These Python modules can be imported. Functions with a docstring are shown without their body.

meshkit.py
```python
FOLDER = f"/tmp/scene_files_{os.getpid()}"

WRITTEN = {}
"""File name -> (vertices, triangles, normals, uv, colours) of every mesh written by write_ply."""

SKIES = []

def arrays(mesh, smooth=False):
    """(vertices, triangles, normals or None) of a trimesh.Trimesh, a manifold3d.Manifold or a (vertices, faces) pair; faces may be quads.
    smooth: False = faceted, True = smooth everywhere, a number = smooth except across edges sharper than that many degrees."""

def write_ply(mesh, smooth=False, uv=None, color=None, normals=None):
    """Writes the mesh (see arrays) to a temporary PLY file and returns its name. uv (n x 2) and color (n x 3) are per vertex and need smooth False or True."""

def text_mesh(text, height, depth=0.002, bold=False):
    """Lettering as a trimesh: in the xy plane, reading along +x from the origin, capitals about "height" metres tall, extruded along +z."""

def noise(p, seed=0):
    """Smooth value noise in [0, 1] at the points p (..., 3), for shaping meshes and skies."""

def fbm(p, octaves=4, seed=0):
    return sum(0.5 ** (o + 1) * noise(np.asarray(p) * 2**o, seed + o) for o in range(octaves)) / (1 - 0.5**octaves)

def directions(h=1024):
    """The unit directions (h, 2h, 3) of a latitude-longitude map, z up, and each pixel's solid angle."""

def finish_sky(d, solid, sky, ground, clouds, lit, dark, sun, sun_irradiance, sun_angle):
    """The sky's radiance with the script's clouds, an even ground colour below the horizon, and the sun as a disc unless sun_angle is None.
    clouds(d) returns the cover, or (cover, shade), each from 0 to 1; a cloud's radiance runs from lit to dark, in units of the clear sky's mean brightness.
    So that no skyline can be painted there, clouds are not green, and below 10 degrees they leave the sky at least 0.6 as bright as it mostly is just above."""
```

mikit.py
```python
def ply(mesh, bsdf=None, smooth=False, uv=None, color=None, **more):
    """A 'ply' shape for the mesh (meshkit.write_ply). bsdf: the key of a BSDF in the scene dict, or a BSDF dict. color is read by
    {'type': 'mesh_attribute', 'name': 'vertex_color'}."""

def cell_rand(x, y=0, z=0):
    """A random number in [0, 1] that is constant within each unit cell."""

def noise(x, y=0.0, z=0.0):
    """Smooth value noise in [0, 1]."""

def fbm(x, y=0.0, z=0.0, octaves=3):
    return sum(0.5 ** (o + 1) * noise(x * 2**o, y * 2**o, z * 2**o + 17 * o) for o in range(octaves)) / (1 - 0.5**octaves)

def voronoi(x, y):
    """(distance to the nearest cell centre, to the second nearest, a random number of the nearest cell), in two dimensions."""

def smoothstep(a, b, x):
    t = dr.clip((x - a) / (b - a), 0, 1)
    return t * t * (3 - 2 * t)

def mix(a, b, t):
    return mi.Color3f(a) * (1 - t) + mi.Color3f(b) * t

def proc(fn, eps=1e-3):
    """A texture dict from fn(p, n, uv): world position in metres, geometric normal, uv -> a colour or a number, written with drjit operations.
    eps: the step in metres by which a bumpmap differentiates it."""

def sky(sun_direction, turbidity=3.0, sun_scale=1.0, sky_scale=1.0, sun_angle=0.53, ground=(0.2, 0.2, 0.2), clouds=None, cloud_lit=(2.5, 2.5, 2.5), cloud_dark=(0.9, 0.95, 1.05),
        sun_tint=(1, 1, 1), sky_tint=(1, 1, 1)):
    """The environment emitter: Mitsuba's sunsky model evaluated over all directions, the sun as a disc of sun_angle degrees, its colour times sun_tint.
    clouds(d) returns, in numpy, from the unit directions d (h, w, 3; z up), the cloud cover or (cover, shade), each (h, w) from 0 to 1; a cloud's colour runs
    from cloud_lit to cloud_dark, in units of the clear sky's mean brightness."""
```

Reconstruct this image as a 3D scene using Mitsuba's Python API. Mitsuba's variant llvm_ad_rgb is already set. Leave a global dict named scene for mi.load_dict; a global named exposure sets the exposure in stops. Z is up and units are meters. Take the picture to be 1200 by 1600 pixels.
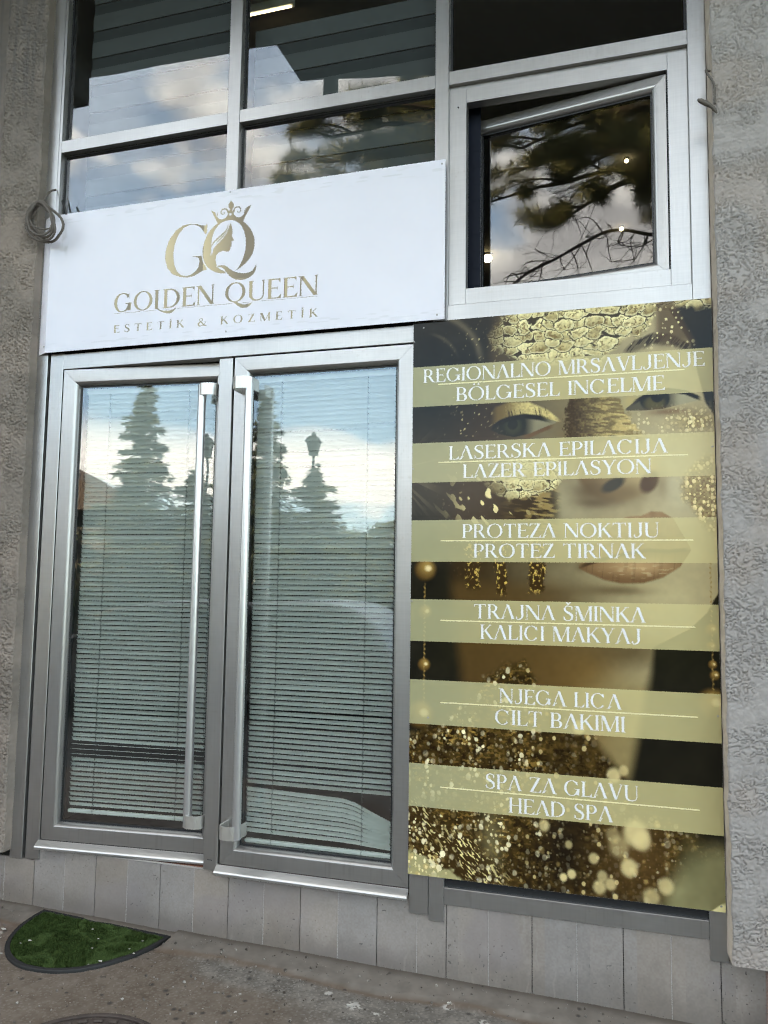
import math
import numpy as np
import drjit as dr
import mitsuba as mi
import trimesh
import shapely
from shapely.geometry import Polygon, Point, LineString, box as sbox
from shapely import affinity
from shapely.ops import unary_union
import meshkit
import mikit
from mikit import noise, fbm, voronoi, cell_rand, smoothstep, mix

T = mi.ScalarTransform4f
scene, labels = {}, {}

# ---------------------------------------------------------------- camera, sky, exposure
EYE = np.array([-0.0925, -3.1629, 1.5264])
FWD = np.array([-0.2910, 0.9525, 0.0899])
UP = np.array([0.0132, -0.0899, 0.9959])
scene['camera'] = {
    'type': 'perspective', 'fov': 51.35, 'fov_axis': 'x', 'near_clip': 0.05, 'far_clip': 2000.0,
    'to_world': T().look_at(origin=EYE.tolist(), target=(EYE + FWD).tolist(), up=UP.tolist())}


def cloud_cover(d):
    z = np.maximum(d[..., 2], 0.0)
    q = np.stack([d[..., 0], d[..., 1], 0 * z], -1) / (z + 0.30)[..., None] * 4.6 + np.array([19.0, -1.0, 0.4])
    big = meshkit.fbm(q, 6, 5)
    low = meshkit.fbm(np.stack([np.arctan2(d[..., 0], -d[..., 1]) * 4.2, z * 11.0, 0 * z + 2.0], -1) + 11.3, 5, 9)
    el = np.degrees(np.arcsin(np.clip(z, 0, 1)))

    def ramp(a, b, x):
        t = np.clip((x - a) / (b - a), 0, 1)
        return t * t * (3 - 2 * t)

    bank = ramp(0.525, 0.60, low) * (1 - ramp(8.5, 12.0, el))
    high = ramp(0.40, 0.56, big) * ramp(15, 22, el)
    veil = 0.26 * ramp(15, 24, el) * (0.5 + 0.5 * ramp(0.35, 0.6, meshkit.fbm(q * 0.6 + 9.0, 4, 11)))
    cover = np.maximum(np.maximum(bank, high), veil)
    shade = np.clip(0.03 + (0.10 + 0.90 * ramp(0.40, 0.58, meshkit.fbm(q + np.array([0.16, 0.13, 0.0]), 6, 5))) * ramp(14, 24, el), 0, 1)
    return cover, shade


scene['sky'] = mikit.sky((-0.50, 0.70, 0.62), turbidity=3.0, clouds=cloud_cover, cloud_lit=(3.15, 3.0, 2.65), cloud_dark=(1.18, 1.14, 1.09), sky_tint=(1.13, 1.0, 0.83), sun_tint=(1.0, 0.95, 0.85))
exposure = 4.40
# ---- the printed picture of the poster: a face with gold flakes, drawn in centimetres on the board ----
def srgb(r, g, b, k=1.0):
    return [float((v / 255.0 / 12.92) if v < 11 else ((v / 255.0 + 0.055) / 1.055) ** 2.4) * k for v in (r, g, b)]


def ell(x, y, cx, cy, rx, ry, rot=0.0, soft=0.15):
    c, s = math.cos(math.radians(rot)), math.sin(math.radians(rot))
    dx, dy = x - cx, y - cy
    d = dr.sqrt(dr.square((c * dx + s * dy) / rx) + dr.square((c * dy - s * dx) / ry))
    return 1 - smoothstep(1 - soft, 1 + soft, d)


def gauss(x, y, cx, cy, rx, ry):
    return dr.exp(-dr.square((x - cx) / rx) - dr.square((y - cy) / ry))


def step(a, b, x):
    return smoothstep(a, b, x)


def curve(x, pts):
    """Piecewise smooth height of a line over x."""
    out = mi.Float(pts[0][1])
    for (x0, y0), (x1, y1) in zip(pts[:-1], pts[1:]):
        out = out + (y1 - y0) * dr.clip((x - x0) / (x1 - x0), 0, 1)
    return out


def specks(x, y, size, density, seed, rmin=0.12, rmax=0.45, soft=0.10):
    """Round bright flecks: one in each cell of the given size, with a chance of density."""
    gx, gy = x / size, y / size
    out = mi.Float(0)
    cx, cy = dr.floor(gx), dr.floor(gy)
    on = cell_rand(cx, cy, seed) < density
    r = rmin + (rmax - rmin) * dr.square(cell_rand(cx, cy, seed + 1))
    px = cx + 0.5 + (cell_rand(cx, cy, seed + 2) - 0.5) * (1 - 2 * r)
    py = cy + 0.5 + (cell_rand(cx, cy, seed + 3) - 0.5) * (1 - 2 * r)
    d = dr.sqrt(dr.square(gx - px) + dr.square((gy - py) * 0.85))
    b = 0.45 + 0.55 * cell_rand(cx, cy, seed + 4)
    return dr.select(on, (1 - smoothstep(r - soft, r + soft * 0.6, d)) * b, out)


def petals(x, y, sx, sy, seed):
    """Overlapping oval flakes: (distance from the centre of the topmost one, 1 at its rim; its random number; height across it)."""
    gx, gy = x / sx, y / sy
    best, dist, which, across = mi.Float(-1), mi.Float(2), mi.Float(0), mi.Float(0)
    for a in (-1, 0, 1):
        for b in (-1, 0, 1):
            cx, cy = dr.floor(gx) + a, dr.floor(gy) + b
            u = gx - (cx + 0.5 + 0.5 * (cell_rand(cx, cy, seed) - 0.5))
            v = gy - (cy + 0.5 + 0.5 * (cell_rand(cx, cy, seed + 1) - 0.5))
            t = 1.6 * (cell_rand(cx, cy, seed + 2) - 0.5)
            c, s = dr.cos(t), dr.sin(t)
            k = 0.62 + 0.28 * cell_rand(cx, cy, seed + 3)
            d = dr.sqrt(dr.square((c * u + s * v) / k) + dr.square((c * v - s * u) / (k * 0.80)))
            rank = dr.select(d < 1, cell_rand(cx, cy, seed + 4) - 0.35 * b, -2.0)
            top = rank > best
            best, dist, which, across = dr.select(top, rank, best), dr.select(top, d, dist), dr.select(top, cell_rand(cx, cy, seed + 5), which), dr.select(top, v, across)
    return dist, which, across


BANDS = [(19.2, 36.0), (51.2, 67.6), (83.0, 99.9), (115.0, 131.8), (147.0, 164.4), (179.8, 196.5)]


def poster_picture(p, n, uv):
    x, y = (p.x + 0.937) * 100, (2.618 - p.z) * 100
    n1 = fbm(x * 0.12, y * 0.12, 3.0, 3)
    n2 = fbm(x * 0.45, y * 0.45, 9.0, 3)
    n3 = noise(x * 1.6, y * 1.6, 5.0)
    col = mix(srgb(26, 25, 20), srgb(44, 41, 30), n1)
    # arcs of hair at the left
    rr = dr.sqrt(dr.square(x - 4) + dr.square((y - 22) * 0.95))
    arcs = dr.exp(-dr.square((rr - 24 - 1.5 * n1) / 1.3)) * step(2, 12, x) * (1 - step(12, 22, y)) + 0.5 * dr.exp(-dr.square((rr - 16) / 0.7)) * (1 - step(8, 18, y)) * step(6, 12, x)
    fan = step(0.62, 0.85, noise(dr.atan2(y - 62, x + 9) * 16, rr * 0.02, 4.0)) * (1 - step(4, 15, x)) * step(44, 52, y) * (1 - step(70, 84, y))
    col = mix(col, srgb(122, 112, 90), dr.clip(0.6 * arcs + 0.45 * fan, 0, 1))
    # skin of face and neck
    left = curve(y, [(0, 34), (30, 30), (45, 27), (62, 22), (84, 17), (110, 17), (128, 19), (150, 22), (180, 30)])
    right = curve(y, [(0, 99), (16.6, 108), (40, 113), (47, 117), (100, 124), (113, 114.5), (118, 112), (124, 106), (129, 97), (131, 93.5), (141, 92.0), (160, 88), (175, 85), (188, 82)])
    soft_ = 0.5 + 2.2 * step(120, 150, y)
    face = step(-3.5, 3.5, x - left) * (1 - smoothstep(-1.0, 1.0, (x - right) / soft_))
    lit = step(22, 84, x + 5 * (n1 - 0.5)) * 0.75 + 0.25 * step(70, 105, x)
    skin = mix(srgb(66, 49, 26), srgb(172, 160, 124), lit)
    skin = mix(skin, srgb(176, 170, 140), 0.75 * dr.clip(gauss(x, y, 62, 74, 9, 12) + gauss(x, y, 102, 72, 10, 10), 0, 1))
    skin = mix(skin, mix(srgb(84, 62, 32), srgb(140, 112, 64), step(26, 60, x)), step(118, 140, y) * (1 - step(68, 90, x)))
    skin = mix(skin, srgb(100, 77, 42), 0.8 * step(104, 112, y) * (1 - step(50, 84, x)))
    skin = mix(skin, srgb(92, 72, 40), 0.75 * gauss(x, y, 84, 133, 18, 7))
    skin = mix(skin, srgb(186, 176, 136), 0.5 * gauss(x, y, 100, 112, 9, 4))
    skin = mix(skin, srgb(190, 183, 152), 0.35 * gauss(x, y, 106, 66, 14, 14))
    skin = mix(skin, srgb(146, 130, 88), 0.9 * step(138, 150, y) * step(62, 84, x))
    skin = skin * (0.94 + 0.12 * n2)
    col = mix(col, skin, face)
    # brown bronzer round the left eye and down the side of the face
    col = mix(col, srgb(58, 42, 26), dr.clip(0.95 * gauss(x, y, 31, 44, 12, 13) + 0.8 * gauss(x, y, 24, 74, 11, 18), 0, 1))
    col = mix(col, srgb(120, 100, 66), 0.6 * gauss(x, y, 62, 56, 5, 16))
    # nose
    nose = ell(x, y, 81, 62, 15.5, 14.8, 0, 0.10) * step(45, 60, y)
    col = mix(col, mix(srgb(116, 90, 54), srgb(176, 158, 114), step(64, 92, x - (y - 60) * 0.3)), 0.9 * nose)
    col = mix(col, srgb(98, 77, 46), 0.85 * gauss(x, y, 70.5, 72.5, 6.5, 4.0))
    col = mix(col, srgb(110, 88, 54), 0.7 * gauss(x, y, 84, 73.5, 10, 4.0))
    col = mix(col, srgb(92, 72, 44), 0.75 * gauss(x, y, 73, 77, 8, 2.2))
    col = mix(col, srgb(44, 47, 42), ell(x, y, 79.5, 70.2, 4.6, 2.2, -28, 0.35))
    col = mix(col, srgb(84, 58, 36), ell(x, y, 92.6, 69.5, 3.0, 4.4, 30, 0.3))
    col = mix(col, srgb(120, 98, 62), 0.5 * gauss(x, y, 97, 70, 2.5, 5.5))
    col = mix(col, srgb(150, 138, 104), 0.5 * gauss(x, y, 88, 79, 2.4, 3))
    # lips
    top = curve(x, [(66, 101.5), (74, 91), (80, 85), (84, 82.6), (87, 82.2), (89.5, 82.2), (93, 80.6), (97, 80.8), (101, 83.4), (105, 91), (107, 95)])
    midl = curve(x, [(66, 101.8), (74, 99), (84, 96.4), (92, 95.2), (99, 95.6), (107, 94.8)])
    bot = curve(x, [(66, 102), (70, 104), (76, 106.6), (82, 107.8), (90, 107.6), (97, 105.4), (103, 101.5), (107, 95.2)])
    upper = step(-0.5, 0.5, y - top) * (1 - step(-0.3, 0.3, y - midl)) * step(66, 67, x) * (1 - step(106.4, 107.2, x))
    lower = step(-0.3, 0.3, y - midl) * (1 - step(-0.8, 0.6, y - bot)) * step(66, 67, x) * (1 - step(106.4, 107.2, x))
    crease = step(0.55, 0.8, noise(x * 1.3 + (y - 95) * 0.12, y * 0.12, 1.0))
    col = mix(col, mix(srgb(138, 110, 76), srgb(166, 138, 100), n2), upper)
    col = mix(col, mix(srgb(118, 86, 56), srgb(176, 146, 106), gauss(x, y, 88, 101, 16, 4)) * (1 - 0.12 * crease), lower)
    col = mix(col, srgb(196, 178, 142), 0.5 * lower * step(0.6, 0.9, noise(x * 0.5, y * 1.6, 4.0)) * gauss(x, y, 90, 103, 12, 2.6))
    col = mix(col, srgb(74, 54, 36), 0.85 * (1 - step(0.2, 1.1, dr.abs(y - midl))) * step(66, 69, x) * (1 - step(104, 107, x)))
    col = mix(col, srgb(100, 78, 48), 0.65 * gauss(x, y, 80, 110.4, 11, 1.8) + 0.4 * gauss(x, y, 67, 101, 2, 3))
    # left eye
    etop = curve(x, [(32, 46.5), (36, 43.8), (40, 42.4), (46, 41.6), (52, 42.6), (59, 44.8)])
    ebot = curve(x, [(32, 46.6), (36, 48.8), (42, 50.2), (48, 49.2), (54, 46.8), (59, 45.0)])
    lid = step(-0.8, 0.6, y - curve(x, [(30, 45), (34, 38), (40, 36.0), (48, 36.6), (55, 40), (61, 45.2)])) * (1 - step(-0.2, 0.4, y - etop)) * step(32, 36, x) * (1 - step(57, 61, x))
    col = mix(col, mix(srgb(120, 98, 54), srgb(206, 190, 128), step(36, 48, x) * (0.55 + 0.5 * n3)), lid)
    eye = step(-0.3, 0.3, y - etop) * (1 - step(-0.3, 0.3, y - ebot)) * step(32, 33.5, x) * (1 - step(57.6, 59, x))
    col = mix(col, mix(srgb(38, 36, 27), srgb(140, 134, 108), step(45.5, 51, x)), eye)
    col = mix(col, mix(srgb(50, 54, 32), srgb(24, 27, 21), step(2.2, 4.4, dr.sqrt(dr.square(x - 41.5) + dr.square(y - 45.6)))), eye * ell(x, y, 41.3, 45.4, 5.2, 5.2, 0, 0.1))
    col = mix(col, srgb(20, 22, 18), eye * ell(x, y, 41.3, 45.0, 2.0, 2.2, 0, 0.2))
    col = mix(col, srgb(22, 17, 12), (1 - step(0.5, 1.5, dr.abs(y - etop - 0.3))) * step(32, 34, x) * (1 - step(52, 58, x)))
    col = mix(col, srgb(116, 80, 48), 0.8 * (1 - step(0.3, 1.3, dr.abs(y - ebot - 0.7))) * step(44, 48, x) * (1 - step(55, 58, x)))
    lash = step(0.55, 0.75, noise(x * 2.3 - (y - 42) * 0.5, 0.5, 7.0)) * step(38.2, 40.5, y + 0.05 * (x - 44)) * (1 - step(41.5, 42.2, y - (etop - 41.8))) * step(38, 40, x) * (1 - step(53, 56, x))
    col = mix(col, srgb(40, 32, 22), 0.75 * lash)
    # right eye and brow
    rtop = curve(x, [(84, 41.4), (88, 38.2), (93, 35.6), (100, 34.4), (106, 35.6), (112, 38.6)])
    rbot = curve(x, [(84, 41.6), (90, 42.0), (98, 41.6), (104, 40.4), (112, 38.8)])
    reye = step(-0.3, 0.3, y - rtop) * (1 - step(-0.25, 0.25, y - rbot)) * step(84, 85, x) * (1 - step(109, 111, x))
    col = mix(col, srgb(178, 162, 104), 0.8 * gauss(x, y, 86.5, 38.6, 3.5, 3.0))
    col = mix(col, mix(srgb(92, 86, 66), srgb(160, 154, 126), step(99, 105, x)), reye)
    col = mix(col, mix(srgb(92, 84, 46), srgb(30, 30, 23), step(2.0, 5.0, dr.sqrt(dr.square(x - 95) + dr.square((y - 39.5) * 1.3)))), reye * ell(x, y, 95, 37.6, 5.4, 5.0, 0, 0.1))
    col = mix(col, srgb(22, 22, 18), reye * ell(x, y, 96, 36.8, 2.3, 2.3, 0, 0.2))
    col = mix(col, srgb(26, 20, 14), (1 - step(0.4, 1.3, dr.abs(y - rtop - 0.2))) * step(86, 90, x) * (1 - step(110, 112, x)))
    col = mix(col, srgb(122, 90, 58), 0.75 * gauss(x, y, 100, 42.8, 8, 1.6))
    brow = step(-0.8, 0.8, y - curve(x, [(83, 19), (88, 14.4), (95, 12.0), (101, 12.8), (108, 17.0), (112, 22)])) * (1 - step(-1.2, 1.2, y - curve(x, [(83, 19.5), (88, 18.8), (95, 16.4), (101, 17.0), (108, 20.4), (112, 23)]))) * step(83, 86, x)
    col = mix(col, srgb(58, 47, 31), brow * (0.6 + 0.4 * step(0.4, 0.7, noise(x * 2.2 + y * 1.6, y * 0.4, 3.0))))
    # flakes of gold leaf on forehead and cheek
    wx, wy = x + 2.2 * (n2 - 0.5) * 2, y + 2.2 * (n1 - 0.5) * 2
    d1, idc, acr = petals(wx, wy, 5.4, 4.0, 5)
    e1, e2, ide = voronoi(wx / 2.1 + 31, wy / 2.1)
    spots = step(0.50, 0.62, fbm(x * 1.5, y * 1.5, 12.0, 2)) * step(0.3, 0.6, fbm(x * 0.3, y * 0.3, 15.0, 2) + 0.25 * (idc - 0.3))
    gold = mix(srgb(136, 116, 62), srgb(228, 220, 168), dr.clip(0.15 + 0.55 * idc + 0.45 * step(-0.45, 0.4, -acr) + 0.5 * (n2 - 0.5), 0, 1))
    gold = gold * (1 - 0.35 * step(0.55, 0.92, d1) * step(-0.1, 0.4, acr))
    gold = mix(gold, srgb(120, 98, 48), 0.75 * spots * (1 - step(0.5, 0.95, d1)))
    gold = mix(gold, srgb(240, 234, 190), 0.6 * dr.exp(-dr.square((d1 - 0.80) / 0.10)))
    gold = mix(gold, srgb(46, 33, 13), 0.92 * smoothstep(0.84, 0.98, d1 + 0.10 * (n3 - 0.5)))
    gold = mix(gold, srgb(76, 58, 26), 0.80 * (1 - step(30, 46, x + 5 * (n1 - 0.5))))
    gold = gold * (0.80 + 0.35 * n3)
    fore_edge = curve(x, [(28, 2), (33, 13), (44, 19), (56, 22), (66, 20), (74, 24), (83, 14), (92, 11.5), (97, 3)])
    fore = (1 - step(-1.5, 1.5, y - fore_edge + 4 * (n2 - 0.5))) * step(-2, 2, x - curve(y, [(0, 38), (9, 31), (20, 34)]) + 3 * (n3 - 0.5))
    col = mix(col, gold, fore)
    fine = mix(srgb(104, 80, 40), srgb(224, 210, 150), step(0.45, 0.75, ide)) * (1 - 0.5 * (1 - smoothstep(0.02, 0.16, e2 - e1)))
    cheek_b = curve(x, [(28, 66), (33, 72), (40, 75), (48, 74.5), (58, 71), (62, 66)])
    cheek = (1 - step(-1.0, 1.0, y - cheek_b + 3 * (n2 - 0.5))) * step(58, 60, y) * step(28, 31, x) * (1 - step(57, 62, x))
    brush = step(0.35, 0.75, noise((x * 0.35 + y * 0.2), y * 1.5 - x * 0.25, 6.0))
    soft_patch = gauss(x, y, 44, 77, 17, 11) * (1 - step(57, 61, x)) * (1 - step(-2, 1, 58 - y))
    col = mix(col, mix(srgb(62, 45, 21), srgb(152, 130, 78), brush * step(34, 54, x)), dr.clip(1.5 * soft_patch, 0, 1))
    col = mix(col, gold, cheek)
    streak = step(0.74, 0.82, noise(x * 0.55 - y * 0.5, x * 0.3 + y * 0.16, 8.0)) * gauss(x, y, 32, 75, 13, 12)
    col = mix(col, srgb(230, 216, 160), streak)
    # gold on the bridge of the nose
    bridge = step(-1.5, 1.5, y - curve(x, [(60, 47), (62, 39), (65, 33), (78, 33), (84, 41), (91, 51)]) + 7 * (n2 - 0.5)) * (1 - step(51, 56, y)) * step(60.5, 63.5, x + 3 * (n3 - 0.5)) * (1 - step(89, 92, x))
    col = mix(col, mix(srgb(74, 53, 24), srgb(186, 166, 106), step(62, 86, x + 6 * (n3 - 0.5)) * (0.45 + 0.6 * brush)), bridge)
    # flecks on right cheek, temple, left cheek
    cheek_r = dr.clip(gauss(x, y, 110, 47, 9, 4) + step(-2, 2, x - curve(y, [(60, 112), (68, 104), (76, 105), (88, 113), (94, 118)]) + 3 * (n2 - 0.5)) * step(58, 62, y) * (1 - step(90, 96, y)), 0, 1)
    col = mix(col, mix(srgb(112, 88, 48), srgb(168, 148, 92), n3), 0.75 * cheek_r)
    col = mix(col, srgb(236, 222, 168), cheek_r * dr.clip(specks(x, y, 1.5, 0.6, 81, 0.12, 0.5) + specks(x + 3, y + 1, 2.4, 0.4, 91, 0.1, 0.42), 0, 1))
    temple = step(-1, 1, y - curve(x, [(88, 6), (99, -3)])) * step(-2, 1.0, x - 86) * (1 - step(-1, 2.0, x - curve(y, [(0, 102), (8, 105), (18, 110)]))) * (1 - step(14, 20, y))
    col = mix(col, srgb(92, 70, 42), 0.8 * temple * step(94, 98, x))
    col = mix(col, srgb(238, 226, 176), specks(x, y, 1.9, 0.35, 11, 0.10, 0.36) * temple)
    col = mix(col, srgb(236, 226, 180), specks(x, y, 1.7, 0.5, 21, 0.1, 0.42) * dr.clip(gauss(x, y, 102, 47, 13, 4) * 1.5, 0, 1))
    col = mix(col, srgb(222, 204, 150), specks(x + 2 * n2, y + 0.4 * x, 1.5, 0.20, 31, 0.08, 0.40) * step(0.5, 0.7, n1 + 0.12) * (gauss(x, y, 26, 24, 9, 22) + gauss(x, y, 22, 60, 7, 26)))
    # melted gold drips under the cheek
    for cx, top_, bot_, w in ((25, 90, 112, 5.4), (37, 90, 114, 4.4), (50, 90, 113, 6.0)):
        wob = cx + 2.2 * (noise(y * 0.3, cx * 1.0, 2.0) - 0.5)
        drip = (1 - step(w * 0.55, w * 0.75, dr.abs(x - wob) + 0.05 * (y - top_) + 1.4 * (n3 - 0.5))) * step(top_, top_ + 3, y) * (1 - step(bot_ - 3, bot_, y))
        col = mix(col, mix(srgb(70, 50, 24), srgb(198, 168, 90), step(0.54, 0.74, fbm(x * 1.3, y * 1.0, 4.0, 3))), drip)
    # chains of beads
    for cx, cy, r in ((6, 103, 4.2), (6, 120, 2.8), (5.8, 141, 2.4), (4.4, 160.5, 5.4), (113.2, 124, 2.2), (113, 130, 1.7), (113.4, 136.6, 1.5), (114, 140.4, 1.7), (113, 150.5, 5.0)):
        ball = ell(x, y, cx, cy, r, r, 0, 0.30)
        col = mix(col, mix(srgb(104, 76, 34), srgb(186, 152, 84), gauss(x, y, cx + 0.2 * r, cy - 0.3 * r, r * 0.8, r * 0.8)), 0.8 * ball)
        col = mix(col, srgb(240, 226, 176), 0.7 * ell(x, y, cx + 0.3 * r, cy - 0.1 * r, 0.30 * r, 0.26 * r, 0, 0.6))
    chain = (1 - step(0.2, 0.55, dr.abs(x - 5.9 - 0.15 * dr.sin(y * 2.9)))) * step(108, 110, y) * (1 - step(155, 157, y))
    chain = chain + (1 - step(0.15, 0.45, dr.abs(x - 113.4 - 0.15 * dr.sin(y * 2.9)))) * step(98, 100, y) * (1 - step(146, 148, y))
    col = mix(col, srgb(160, 132, 78), dr.clip(chain, 0, 1) * (0.25 + 0.55 * step(-0.3, 0.6, dr.sin(y * 3.6))))
    # glittering cloth and bokeh below
    clothy = curve(x, [(0, 168), (14, 163), (34, 141), (46, 137), (54, 152), (66, 160), (78, 172), (90, 188), (116, 202)])
    cloth = step(-3, 3, y - clothy + 6 * (n1 - 0.5))
    clump = step(0.40, 0.72, fbm(x * 0.16, y * 0.16, 21.0, 3))
    base = mix(srgb(40, 29, 13), srgb(98, 76, 36), n2 * n2 * 1.4)
    crinkle = step(0.52, 0.74, fbm(x * 0.7 + 1.5 * n1, y * 1.1, 14.0, 3))
    base = mix(base, srgb(168, 136, 68), 0.75 * crinkle * (0.35 + 0.65 * clump) * (1 - 0.7 * step(46, 60, x)))
    base = mix(base, srgb(34, 26, 18), 0.85 * gauss(x, y, 60, 206, 13, 18))
    base = mix(base, srgb(104, 78, 44), 0.8 * gauss(x, y, 86, 206, 12, 14))
    base = mix(base, srgb(128, 118, 82), 0.8 * gauss(x, y, 33, 206, 4, 11))
    col = mix(col, base, cloth)
    shoulder = ell(x, y, 112, 226, 17, 25, 10, 0.22)
    col = mix(col, mix(srgb(126, 121, 86), srgb(154, 151, 112), n1), 0.95 * shoulder)
    col = mix(col, srgb(104, 102, 70), 0.5 * gauss(x, y, 105, 206, 4, 8))
    lowleft = step(-4, 4, (y - 194) - (x - 2) * 0.62 + 4 * (n1 - 0.5)) * cloth
    grain = step(0.62, 0.8, noise((x + y) * 0.55, (y - x) * 1.5, 5.0))
    col = mix(col, mix(srgb(70, 52, 24), srgb(236, 222, 160), grain * step(0.42, 0.75, n1 + 0.1)), 0.85 * lowleft * (1 - step(30, 44, x)))
    col = mix(col, srgb(166, 160, 118), step(-1.5, 1.5, (y - 213) - x * 0.42 + 5 * (n2 - 0.5)) * (1 - step(22, 27, x)))
    gl = cloth * (1 - shoulder)
    left_w = 1 - step(42, 62, x)
    u, v = x + 1.2 * n1, y + 1.2 * n2
    left_w = 1 - 0.75 * step(40, 58, x)
    low_w = step(188, 200, y)
    col = mix(col, srgb(206, 178, 112), 0.55 * gl * specks(u, v, 3.4, 0.40, 41, 0.12, 0.42, 0.16) * clump)
    col = mix(col, srgb(246, 232, 182), gl * specks(u + 3, v, 1.5, 0.34, 45, 0.10, 0.44, 0.14) * (0.2 + 0.8 * clump) * left_w * (0.5 + 0.5 * low_w))
    col = mix(col, srgb(250, 240, 200), gl * specks(u * 0.97 + 3, v, 2.4, 0.30, 51, 0.12, 0.46, 0.10) * (0.25 + 0.75 * clump) * left_w)
    col = mix(col, srgb(252, 244, 208), gl * specks(u + 5, v * 0.95, 3.6, 0.26, 71, 0.12, 0.38, 0.09) * (0.3 + 0.7 * clump) * left_w)
    col = mix(col, srgb(222, 202, 146), 0.8 * gl * specks(x + 7, y + 3, 5.2, 0.34, 61, 0.08, 0.20, 0.05) * step(36, 50, x) * (1 - step(78, 90, x)))
    for cx, cy, r, a in ((86, 198.5, 4.2, 0.8), (88, 201, 3.0, 0.7), (80, 204, 3.4, 0.35), (78, 200, 2.4, 0.3), (83.5, 211, 2.8, 0.75), (96, 216, 2.6, 0.6), (91, 220.5, 2.8, 0.5), (71, 209, 1.7, 0.6), (74, 215, 1.8, 0.5), (77, 217.5, 1.9, 0.6), (73, 219, 2.2, 0.6), (63, 215.5, 1.5, 0.8), (60, 217, 1.3, 0.9), (53, 199, 1.9, 0.6), (62, 205, 1.3, 0.5), (66, 162, 2.2, 0.8), (82, 176.5, 1.6, 0.5), (78.5, 178.5, 2.4, 0.7)):
        col = mix(col, srgb(216, 200, 148), a * ell(x, y, cx, cy, r, r * 1.12, 0, 0.42))
    lum = dr.clip(mi.luminance(col), 0, 1)
    col = col * (0.66 + 0.40 * step(0.0, 0.40, lum))
    # the six see-through olive bands with a fine rule through each
    band = mi.Float(0)
    rule = mi.Float(0)
    for (b0, b1), (x0, x1, ym) in zip(BANDS, ((10.7, 105.9, 27.0), (11.0, 106.5, 59.45), (12.2, 107.7, 91.4), (12.3, 107.8, 123.3), (12.5, 108.0, 155.6), (12.8, 108.0, 188.3))):
        band = band + step(b0 - 0.06, b0 + 0.06, y) * (1 - step(b1 - 0.06, b1 + 0.06, y))
        rule = rule + (1 - step(0.16, 0.30, dr.abs(y - ym))) * step(x0, x0 + 0.1, x) * (1 - step(x1, x1 + 0.1, x))
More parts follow.
